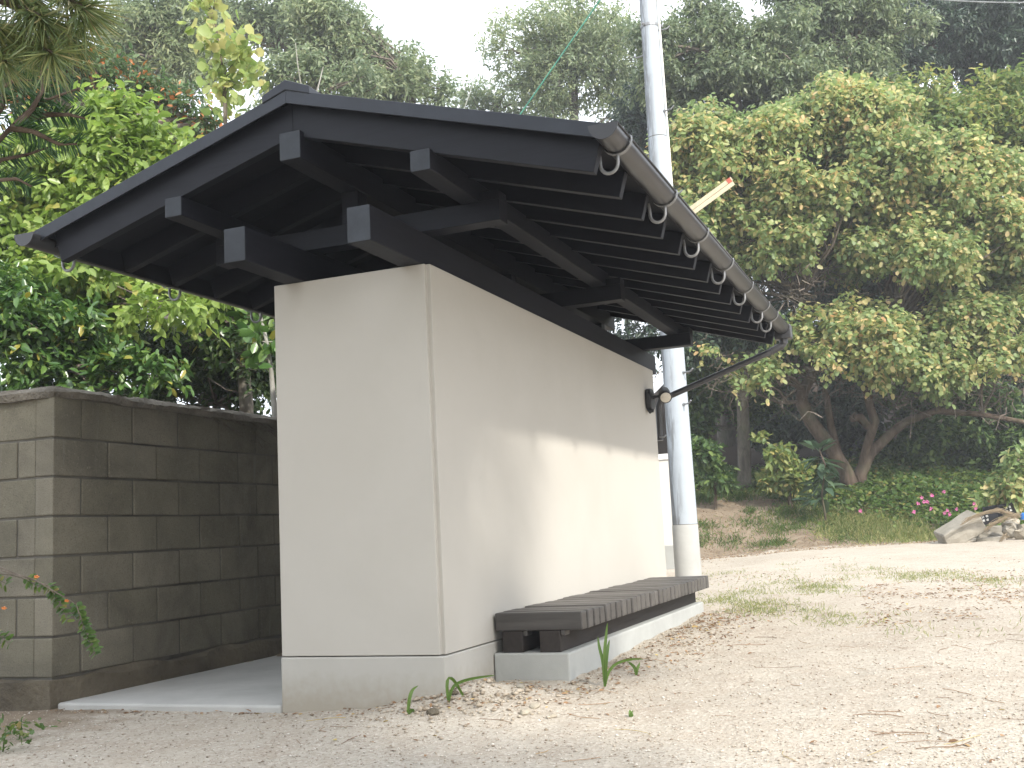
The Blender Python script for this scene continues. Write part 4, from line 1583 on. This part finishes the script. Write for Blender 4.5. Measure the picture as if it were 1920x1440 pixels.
def sprout(px, py, tips, label):
    base, d = hit(px, py)
    rng = np.random.default_rng(px)
    V, F = [], []
    for tpts in tips:
        pts = [base] + [at(x, y, d + .02 * k) for k, (x, y) in enumerate(tpts)]
        # smooth
        P = np.array(pts)
        ts = np.linspace(0, 1, 12)
        seg = np.linspace(0, 1, len(P))
        Q = np.stack([np.interp(ts, seg, P[:, a]) for a in range(3)], 1)
        for _ in range(2):
            Q[1:-1] = (Q[:-2] + 2 * Q[1:-1] + Q[2:]) / 4
        wd = .0062 * np.sin(np.pi * np.clip(ts * .85 + .15, 0, 1)) ** .7 + .0012
        o = len(V)
        up = nrm(np.cross(np.gradient(Q, axis=0), CF[None] + .35 * CU[None]))
        for k in range(12):
            V += [Q[k] - up[k] * wd[k], Q[k] + CF * .003, Q[k] + up[k] * wd[k]]
        for k in range(11):
            a, c = o + 3 * k, o + 3 * (k + 1)
            F += [(a, a + 1, c + 1, c), (a + 1, a + 2, c + 2, c + 1)]
    o = fastmesh('sprout', np.array(V), np.array(F), M['l_sprout'], None, smooth=True)
    return tag(o, label, 'sprout', 'green sprouts by the bench')


sprout(1134, 1288, [[(1133, 1230), (1136, 1195), (1139, 1168)], [(1131, 1240), (1123, 1212), (1121, 1194)], [(1137, 1235), (1140, 1212), (1143, 1200)], [(1140, 1256), (1160, 1240), (1190, 1235), (1206, 1236)]],
       'tallest upright green sprout in front of the bench footing')
sprout(1193, 1266, [[(1195, 1252), (1200, 1244), (1200, 1240)], [(1190, 1250), (1180, 1243), (1176, 1240)]], 'short green sprout right of the tallest one beside the bench')
sprout(841, 1318, [[(836, 1280), (842, 1267), (852, 1275), (866, 1300), (878, 1322)], [(846, 1285), (875, 1274), (905, 1269), (928, 1266)]], 'arching green sprout at the near corner of the shed')
sprout(764, 1340, [[(768, 1306), (774, 1292), (784, 1286)], [(773, 1330), (777, 1336)]], 'thin green sprout left of the shed corner')
sprout(1183, 1345, [[(1182, 1338), (1181, 1331)], [(1185, 1338), (1187, 1331)]], 'tiny green sprout in the gravel in front of the bench')

# rocks at the right edge
rng = np.random.default_rng(91)


def rk(px, py, d, box, mat, label, rot=0, tilt=0, rocky=False):
    p = at(px, py, d)
    z = p[2]
    if rocky:
        return rockmesh(rng, (p[0], p[1], z), box, mat, 'rock', label, 'rock', 'rocks at the foot of the bank', rot=rot, sub=3)
    o = rockmesh(rng, (p[0], p[1], z), None, mat, 'rock', label, 'rock', 'rocks at the foot of the bank', box=box, rot=rot)
    o.rotation_euler = (tilt, -.48 if 'long' in label else rng.uniform(-.1, .1), rot)
    return o


DR = 15.2
rk(1799, 995, DR, (.30, .16, .13), 'rock', 'long tilted angular rock slab at the left of the rock heap', .35, .25)
rk(1862, 998, DR + .3, (.22, .16, .085), 'rock', 'squarish grey rock under the black plaque', .1)
rk(1860, 1016, DR, (.19, .14, .07), 'rock', 'low flat grey rock at the foot of the heap', -.1)
rk(1893, 990, DR - .1, (.10, .10, .12), 'rock', 'rounded grey rock in the middle of the heap', 0, 0, True)
rk(1921, 1003, DR - .2, (.13, .12, .14), 'rock2', 'large pale rock at the right edge of the heap', 0, 0, True)
rk(1898, 978, DR + .1, (.09, .08, .06), 'rock2', 'small pale rock on top of the heap', .4, 0, True)
rk(1815, 1022, DR - .1, (.10, .09, .05), 'rock2', 'small pale rock tucked below the long slab', .4, 0, True)
b = MB()


def plaque(px, py, d, w_, h_, yaw, marks, label):
    c = at(px, py, d)
    o = thing('plaque', c, label, 'plaque', 'black plaques on the rock heap')
    u = np.array((math.cos(yaw), math.sin(yaw), .12))
    u = nrm(u)
    nn = nrm(np.cross(u, (0, -.25, 1)))
    v = np.cross(nn, u)
    m = MB()
    p0 = c - u * w_ / 2 - v * h_ / 2
    m.prism([p0, p0 + u * w_, p0 + u * w_ + v * h_, p0 + v * h_], -nn * .03 if nn[1] < 0 else nn * .03)
    m.build('board', M['plaque'], o, .004)
    fr_ = nn if nn[1] < 0 else -nn
    m = MB()
    rg = np.random.default_rng(int(px))
    for (a, e) in marks:          # worn characters built of short strokes
        s0 = p0 + u * a + v * e + fr_ * .003
        for k in range(5):
            x, y = rg.uniform(0, .028), rg.uniform(0, .032)
            if k % 2:
                m.prism([s0 + u * x * .2 + v * y, s0 + u * .03 + v * y, s0 + u * .03 + v * (y + .006), s0 + u * x * .2 + v * (y + .006)], fr_ * .002)
            else:
                m.prism([s0 + u * x, s0 + u * (x + .006), s0 + u * (x + .006) + v * .034, s0 + u * x + v * .034], fr_ * .0016)
    m.build('lettering', M['white'], o)


plaque(1853, 973, DR + .05, .26, .16, .1, [(.05, .10), (.10, .105), (.05, .05), (.10, .055)], 'black plaque with worn white characters leaning low on the rocks')
plaque(1874, 958, DR + .5, .44, .18, .1, [(.30, .10), (.35, .11), (.30, .05), (.36, .06)], 'wider black plaque with white characters behind the rocks')
b = MB()
cpx = at(1920, 968, DR - .25)
b.tube([cpx + (0, 0, -.045), cpx + (0, 0, .03), cpx + (0, 0, .05)], [.045, .05, .02], 12)
tag(b.build('bottle_cap', M['blue'], None, 0, True), 'bright blue plastic lid on the rocks at the right edge', 'lid')
# dry straw drooping over the rocks
rng = np.random.default_rng(95)
for k, (pts_, lb) in enumerate((([(1905, 968), (1870, 955), (1820, 970), (1800, 985)], 'dry straw frond drooping over the long rock slab'),
                                ([(1912, 965), (1880, 972), (1855, 985), (1845, 1000)], 'dry straw frond hanging over the middle rocks'),
                                ([(1886, 1002), (1880, 1008), (1872, 1022), (1868, 1030)], 'dry straw tuft at the foot of the rock heap'))):
    V, F = [], []
    for q in range(24):
        P = np.array([at(x + rng.normal() * 3, y + rng.normal() * 3, DR - .35 + rng.normal() * .05) for x, y in pts_])
        s_ = len(V)
        ts = np.linspace(0, rng.uniform(.7, 1), 7)
        Q = np.stack([np.interp(ts, np.linspace(0, 1, 4), P[:, a]) for a in range(3)], 1)
        for z_ in range(7):
            V += [Q[z_] - CU * .003, Q[z_] + CU * .003]
        for z_ in range(6):
            F.append((s_ + 2 * z_, s_ + 2 * z_ + 1, s_ + 2 * z_ + 3, s_ + 2 * z_ + 2))
    tag(fastmesh('straw_frond', np.array(V), np.array(F), M['straw']), lb, 'straw', 'dry straw on the rocks')

# pink flowers on the bank
rng = np.random.default_rng(97)
fl_lb = {}
for k, (px, py) in enumerate(((1713, 960), (1721, 944), (1732, 941), (1738, 941), (1745, 954), (1776, 957), (1780, 964), (1771, 962), (1793, 955), (1747, 929), (1770, 922), (1826, 945), (1829, 953), (1771, 988), (1613, 958), (1728, 933))):
    d = 17.2
    c = at(px, py, d)
    g = gz(c[0], c[1])
    b = MB()
    for j in range(7):
        a = 2 * math.pi * j / 7 + rng.uniform(-.3, .3)
        r = rng.uniform(.028, .042)
        e1 = CR * math.cos(a) + CU * math.sin(a)
        e2 = -CR * math.sin(a) + CU * math.cos(a)
        b.add([c, c + e1 * r * .6 + e2 * r * .24 - CF * .012, c + e1 * r - CF * .004, c + e1 * r * .6 - e2 * r * .24 - CF * .012], [(0, 1, 2, 3)])
    o = thing('flower', (c[0], c[1], min(g, c[2] - .02)), 'small pink flower among the low green leaves on the bank near the rocks', 'flower', 'pink flowers on the bank')
    b.build('petals', M['pink'], o)
    b = MB()
    b.tube([c + CF * .004, (c[0], c[1] + .01, min(g, c[2] - .02) - .02)], .003, 4)
    b.build('stem', M['l_cover'], o)

# --- left side, beyond the block wall
D = 8.6
tk, g = simple_trunk(150, 560, D, .06)
tree('garden_shrub', 'big bright lime green leafy shrub rising behind the block wall', 'shrub', g, tk,
     [env(60, 330, D, 110, 90), env(180, 300, D, 130, 110), env(290, 330, D, 100, 90), env(60, 450, D, 120, 90), env(200, 440, D, 140, 100), env(230, 230, D, 70, 60), env(120, 540, D - .4, 140, 60), env(310, 585, D - .7, 90, 28), env(360, 420, D, 70, 70), env(260, 520, D - .2, 110, 60), env(390, 500, D, 80, 60), env(370, 570, D - .3, 70, 30), env(460, 540, D + .2, 60, 40), env(120, 590, D - .2, 130, 50), env(40, 560, D, 90, 70)],
     200, 30000, .086, .55, M['l_lime'], 101, K=6, tl=.24, droop=.45, ntwig=200, twig_r=.005, subr=(.2, .4), leafname='foliage', limb_r=.014)
D = 7.6
tk, g = simple_trunk(120, 690, D, .05)
tree('evergreen_shrub', 'dark glossy evergreen shrub just over the coping of the block wall at the left edge', 'shrub', g, tk,
     [env(40, 600, D, 90, 60), env(140, 630, D, 90, 50), env(60, 690, D, 100, 40), env(200, 680, D, 80, 35), env(290, 695, D, 60, 25), env(-20, 560, D, 70, 80), env(60, 725, D, 100, 22), env(180, 722, D, 90, 22), env(280, 728, D, 70, 20)],
     85, 7600, .075, .46, M['l_camellia'], 102, K=6, tl=.16, droop=.2, ntwig=120, twig_r=.004, leafname='foliage', limb_r=.010)
D = 9.3
tk, g = simple_trunk(400, 640, D, .035)
tree('hedge_shrub', 'thin twiggy dark hedge with bright gaps between the lime shrub and the shed', 'hedge', g, tk,
     [env(380, 690, D, 110, 60), env(470, 660, D, 70, 90), env(330, 640, D, 80, 40), env(430, 600, D, 80, 40), env(500, 720, D, 50, 50), env(250, 640, D + .3, 130, 60), env(420, 700, D + .2, 110, 60), env(330, 720, D + .1, 110, 40), env(490, 620, D + .4, 60, 70), env(460, 740, D + .2, 80, 30), env(400, 640, D + .5, 110, 60), env(500, 680, D + .3, 40, 70), env(300, 735, D, 110, 25), env(470, 770, D, 80, 25), env(465, 700, D - .8, 55, 60), env(500, 640, D - .9, 30, 50), env(440, 640, D - .7, 50, 40)],
     230, 19000, .055, .5, M['l_hedge'], 103, K=5, tl=.13, droop=.2, ntwig=700, twig_r=.005, shell=.6, leafname='foliage', limb_r=.009, limbfrac=.9)
D = 8.9
gp = ground_at(455, D)
tk = [([gp - (0, 0, .2)] + poly_px([(462, 760), (455, 680), (420, 600), (400, 555), (385, 500)], D), [.07, .06, .055, .055, .05, .045])]
tree('creeper_tree', 'brown trunk wrapped in creeper standing left of the shed under the eave', 'tree', gp, tk,
     [env(440, 590, D, 50, 35), env(480, 640, D, 35, 60), env(500, 590, D - .2, 40, 25), env(420, 640, D, 40, 40)], 26, 1100, .09, .6, M['l_camellia'], 104, K=4, tl=.12, ntwig=180, twig_r=.004, bark='barkgrey')
gp = ground_at(520, 7.9)
tk = [([gp - (0, 0, .2)] + poly_px([(517, 800), (512, 740), (508, 690), (500, 640), (490, 598), (480, 560)], 7.9), [.03, .024, .02, .017, .013, .011, .009])]
tree('pale_sapling', 'slender pale barked sapling close to the shed corner under the left eave', 'sapling', gp, tk,
     [env(485, 630, 7.9, 25, 20), env(500, 650, 7.9, 20, 25), env(480, 690, 7.9, 20, 12)], 8, 50, .10, .6, M['l_camellia'], 105, bark='barkpale', K=3, tl=.1, ntwig=12, twig_r=.003, limb_r=.006)
D = 12
tk, g = simple_trunk(170, 200, D, .08)
tree('orange_tinged_tree', 'small tree with orange tinged leaves behind the top of the lime shrub', 'tree', g, tk,
     [env(170, 140, D, 90, 45), env(90, 120, D, 80, 50), env(250, 170, D, 60, 50), env(320, 220, D, 70, 40), env(40, 160, D, 80, 60), env(380, 240, D, 50, 30)], 60, 9000, .075, .5, M['l_orange'], 106, K=5, tl=.2, ntwig=200, twig_r=.006)
D = 9.5
gp = ground_at(430, D)
tk = [([gp - (0, 0, .2)] + poly_px([(425, 560), (425, 300), (420, 150), (400, 20)], D), [.035, .03, .022, .015, .008])]
tree('gold_sapling', 'slender sapling with round yellow green leaves rising behind the left roof slope', 'sapling', gp, tk,
     [env(400, 60, D, 45, 60), env(420, 130, D, 55, 50), env(440, 190, D, 60, 40), env(390, -10, D, 50, 50), env(490, 150, D, 30, 40), env(460, 90, D, 40, 60)], 110, 350, .085, .9, M['l_gold'], 107, bark='twig', K=2, tl=.14,
     droop=.15, up=.1, tmpl=ROUND, ntwig=40, twig_r=.003, limbfrac=.25, limb_r=.006)
# bare pale shoots over the ridge
for k, (pts_, lb) in enumerate((([(566, 330), (566, 170), (558, 120), (554, 80)], 'pale bare shoot sticking up just right of the roof ridge'),
                                ([(600, 330), (592, 180), (600, 150), (606, 125)], 'second pale shoot with a curled leaf right of the roof ridge'))):
    d = 11
    gp = ground_at(pts_[0][0], d)
    b = MB()
    b.tube([gp] + poly_px(pts_, d), [.02, .014, .009, .006, .004], 6)
    tag(b.build('bare_shoot', M['barkpale'], None, 0, True), lb, 'shoot', 'bare shoots behind the ridge')

# --- foreground conifers at the left edge: trunk stands just outside the frame
rng = np.random.default_rng(111)


def needles(P, D, ln, wd):
    V, F = leaf_verts(P, D, unit(rng, len(P)), ln, wd, NEEDLE)
    return V, F


DP = 2.35
tb = at(-420, 900, 2.6)
tb[2] = gz(tb[0], tb[1])
pine = thing('pine_tree', tb, 'long needled pine whose branch tip hangs into the top left corner', 'tree')
b = MB()
tips = [(95, 30), (150, 60), (40, 60), (110, 95), (-30, 20), (60, -20), (-60, 90), (170, 10), (20, 110)]
hub = at(-330, -60, 2.5)
b.tube([tb - (0, 0, .1), tb + (.02, .0, 1.0), at(-360, 200, 2.55), hub, hub + (0, 0, .8)], [.09, .08, .07, .055, .03], 10)
b.build('trunk', M['bark'], pine, 0, True)
b = MB()
Vs, Fs = [], []
for k, (x, y) in enumerate(tips):
    e = at(x - 60, y - 20, DP + rng.normal() * .12)
    e2 = at(x - 10, y + 5, DP + rng.normal() * .12)
    pts = wob(rng, hub, e, 5, .05) + [e2]
    b.tube(pts, list(np.linspace(.016, .004, 6)), 6, cap=False)
    n = 300
    t = rng.random(n)
    P = e[None] + (e2 - e)[None] * t[:, None]
    ax = nrm(e2 - e)
    Dn = nrm(ax[None] * 1.0 + unit(rng, n) * .85 + np.array((0, 0, -.35)))
    V, F = needles(P, Dn, rng.uniform(.08, .135, n), np.full(n, .0028))
    Fs.append(F + sum(len(q) for q in Vs))
    Vs.append(V)
b.build('branches', M['bark'], pine, 0, True, recalc=False)
fastmesh('needles', np.concatenate(Vs), np.concatenate(Fs), M['l_pine'], pine)

DY = 3.3
yb = at(-300, 950, 3.5)
yb[2] = gz(yb[0], yb[1])
yew = thing('yew_tree', yb, 'dark flat needled conifer whose sprays reach in from the left edge', 'tree')
hub = at(-260, 330, 3.5)
b = MB()
b.tube([yb - (0, 0, .1), at(-280, 650, 3.5), hub, at(-240, 60, 3.5)], [.06, .05, .04, .02], 10)
b.build('trunk', M['bark'], yew, 0, True)
b = MB()
Vs, Fs = [], []
sprays = [[(-80, 350), (20, 240), (80, 190), (150, 165)], [(20, 240), (60, 245), (110, 270), (145, 270)], [(-60, 300), (5, 200), (10, 140), (30, 110)], [(-60, 380), (0, 300), (50, 290), (95, 275)],
          [(30, 235), (60, 205), (80, 170), (75, 130)], [(-70, 230), (-10, 170), (30, 150), (60, 150)], [(-80, 400), (-20, 340), (30, 335), (60, 350)], [(40, 225), (90, 215), (130, 215), (160, 222)], [(-60, 200), (-20, 120), (20, 100), (50, 120)]]
for k, sp_ in enumerate(sprays):
    d0 = DY + rng.normal() * .08
    pts = [at(x, y, d0 + .02 * j) for j, (x, y) in enumerate(sp_)]
    if k in (0, 2, 3, 5, 6, 8):
        pts = [hub] + pts
    b.tube(pts, list(np.linspace(.012, .003, len(pts))), 6, cap=False)
    P0 = np.array(pts[-4:])
    n = 170
    t = np.sort(rng.random(n))
    P = np.stack([np.interp(t, np.linspace(0, 1, 4), P0[:, a]) for a in range(3)], 1)
    T = np.gradient(P, axis=0)
    T = nrm(np.stack([np.interp(t, np.linspace(0, 1, 12), np.interp(np.linspace(0, 1, 12), np.linspace(0, 1, 3), np.diff(P0, axis=0)[:, a])) for a in range(3)], 1))
    side = nrm(np.cross(T, CF[None] + .5 * unit(rng, 1)))
    sg = np.where(rng.random(n) < .5, -1, 1)[:, None]
    Dn = nrm(T * .55 + side * sg + np.array((0, 0, -.35)) + unit(rng, n) * .2)
    V, F = needles(P, Dn, rng.uniform(.035, .055, n), np.full(n, .0042))
    Fs.append(F + sum(len(q) for q in Vs))
    Vs.append(V)
b.build('branches', M['bark'], yew, 0, True, recalc=False)
fastmesh('needles', np.concatenate(Vs), np.concatenate(Fs), M['l_yew'], yew)

# trailing plant with small paired leaflets reaching in at the lower left
DS = 3.4
vb = at(-160, 1330, DS)
vb[2] = gz(vb[0], vb[1])
vn = thing('trailing_plant', vb, 'arching spray with small green paired leaflets before the block wall at the lower left', 'plant')
b = MB()
Vs, Fs = [], []
stems = [([(-150, 1000), (-60, 1040), (30, 1076), (88, 1097)], [(88, 1097), (100, 1112), (112, 1130), (127, 1163)], 64),
         ([(-150, 1010), (-40, 1060), (60, 1085), (142, 1132)], [(142, 1132), (154, 1165), (165, 1195), (179, 1226)], 72),
         ([(-160, 1060), (-60, 1070), (20, 1078), (50, 1086)], [(50, 1086), (58, 1092), (66, 1096), (76, 1100)], 16),
         ([(-160, 1060), (-80, 1120), (-30, 1170), (-10, 1185)], [(-10, 1185), (0, 1192), (10, 1200), (16, 1206)], 18),
         ([(-160, 1040), (-80, 1060), (-40, 1075), (-12, 1080)], [(-12, 1080), (-4, 1086), (6, 1092), (14, 1094)], 16)]
for k, (lead, leafy, n) in enumerate(stems):
    pts = [vb] + [at(x, y, DS + .03 * j) for j, (x, y) in enumerate(lead)] + [at(x, y, DS + .12) for x, y in leafy[1:]]
    b.tube(pts, list(np.linspace(.003, .0010, len(pts))), 5)
    P0 = np.array([at(x, y, DS + .12) for x, y in leafy])
    t = np.linspace(0, 1, n)
    P = np.stack([np.interp(t, np.linspace(0, 1, len(P0)), P0[:, a]) for a in range(3)], 1) + rng.normal(size=(n, 3)) * .003
    T = nrm(np.broadcast_to(P0[-1] - P0[0], P.shape))
    side = nrm(np.cross(T, CF[None]))
    sg = np.where(np.arange(n) % 2 == 0, -1, 1)[:, None]
    Dn = nrm(T * .35 + side * sg + unit(rng, n) * .35)
    V, F = leaf_verts(P, Dn, np.array((0, -.75, .65)) + .45 * unit(rng, n), rng.uniform(.017, .030, n), rng.uniform(.010, .015, n), ROUND)
    Fs.append(F + sum(len(q) for q in Vs))
    Vs.append(V)
b.build('stem', M['twig'], vn, 0, True)
fastmesh('foliage', np.concatenate(Vs), np.concatenate(Fs), M['l_cover'], vn)
for px, py in ((69, 1081), (126, 1126), (8, 1140)):
    c = at(px, py, DS + .1)
    b = MB()
    for j in range(5):
        a = 2 * math.pi * j / 5
        e1 = CR * math.cos(a) + CU * math.sin(a) * .6
        e2 = -CR * math.sin(a) + CU * math.cos(a) * .6
        r = .010
        b.add([c, c + e1 * r * .6 + e2 * r * .4 - CF * .004, c + e1 * r, c + e1 * r * .6 - e2 * r * .4 - CF * .004], [(0, 1, 2, 3)])
    b.build('blossom', M['orangefl'], vn)
# weeds at the foot of the wall corner
rng = np.random.default_rng(121)
for (px, d, lb) in ((40, 4.75, 'low green weed at the foot of the block wall corner'), (10, 4.5, 'yellowing weed at the lower left edge')):
    gp = ground_at(px, d)
    n = 60
    P = gp + rng.normal(size=(n, 3)) * np.array((.07, .05, .0)) + np.array((0, 0, .01)) + rng.random((n, 1)) * np.array((0, 0, .07))
    V, F = leaf_verts(P, unit(rng, n) + np.array((0, 0, .4)), np.array((0, -.3, 1)) + .5 * unit(rng, n), rng.uniform(.02, .04, n), rng.uniform(.012, .02, n), ROUND)
    o = thing('weed', gp, lb, 'weed', 'weeds by the wall')
    fastmesh('foliage', V, F, M['l_cover'], o)
    b = MB()
    b.tube([gp - (0, 0, .02), gp + (.01, 0, .05), gp + (.005, .01, .09)], [.004, .003, .002], 5)
    b.build('stem', M['l_cover'], o)

# --- tree behind the viewpoint that shades the near end of the shed
rng = np.random.default_rng(131)
SD = np.array(sdir)
ctr = np.array((-.9, .0, .9)) + SD * 9.5
tb = np.array((ctr[0] + .8, ctr[1] - .8, gz(ctr[0], ctr[1])))
tk = [(wob(rng, tb - (0, 0, .2), ctr - (0, 0, .8), 6, .02), [.2, .18, .16, .14, .12, .10])]
tree('shade_tree', 'broad leafy tree behind the viewpoint whose shade falls on the near end of the shed', 'tree', tb, tk,
     [(ctr, (1.5, 1.5, 1.2)), (ctr + (-.9, -1.2, .2), (1.3, 1.3, 1.0)), (ctr + (.5, .4, -.9), (1.0, 1.0, .7)), (ctr + (-1.4, -2.0, 0), (1.4, 1.4, 1.0)), (ctr + (.2, -.6, -1.3), (1.2, 1.2, .8)), (ctr + (-2.2, -2.6, -.3), (1.3, 1.3, .9)), (ctr + (-1.9, -2.4, -1.2), (1.2, 1.2, .8)), (ctr + (-.8, 0, .9), (1.3, 1.3, 1.0)), (ctr + (-.2, .4, .6), (1.0, 1.0, .8))],
     110, 36000, .12, .5, M['l_green2'], 132, K=6, tl=.3, ntwig=60)

tb = np.array((-1.0, -9.6, gz(-1.0, -9.6)))  # unseen tree, added to block skylight from the shed and wall ends
tk = [(wob(rng, tb - (0, 0, .2), tb + (.3, .2, 3.2), 6, .02), [.14, .13, .12, .10, .09, .07])]
tree('broadleaf_tree', 'unseen low spreading tree added behind the viewpoint to cut skylight on the end of the shed', 'tree', tb, tk,
     [((-1.2, -9.4, 2.9), (2.2, 1.4, 1.7)), ((1.4, -9.8, 2.6), (1.7, 1.3, 1.5)), ((-3.8, -9.0, 2.6), (1.9, 1.4, 1.6)), ((-.6, -9.6, 4.4), (1.8, 1.3, 1.0)), ((-2.6, -9.2, 1.5), (1.6, 1.2, 1.0))],
     80, 16000, .13, .5, M['l_green2'], 133, K=6, tl=.3, ntwig=40)

# ------------------------------------------------------------------ added haze volume standing in for lens glare over the far trees
m = bpy.data.materials.new('haze')
m.use_nodes = True
N, L = m.node_tree.nodes, m.node_tree.links
N.remove(N['Principled BSDF'])
pv = N.new('ShaderNodeVolumePrincipled')
pv.inputs['Color'].default_value = (.93, .96, 1.0, 1)
pv.inputs['Density'].default_value = .0024
pv.inputs['Anisotropy'].default_value = .0
L.new(pv.outputs[0], N['Material Output'].inputs['Volume'])
b = MB()
b.box((-1000, -400, -3), (1000, 1300, 24))
tag(b.build('haze', m, None), 'thin haze volume added to stand in for lens glare', 'haze', kind='stuff')
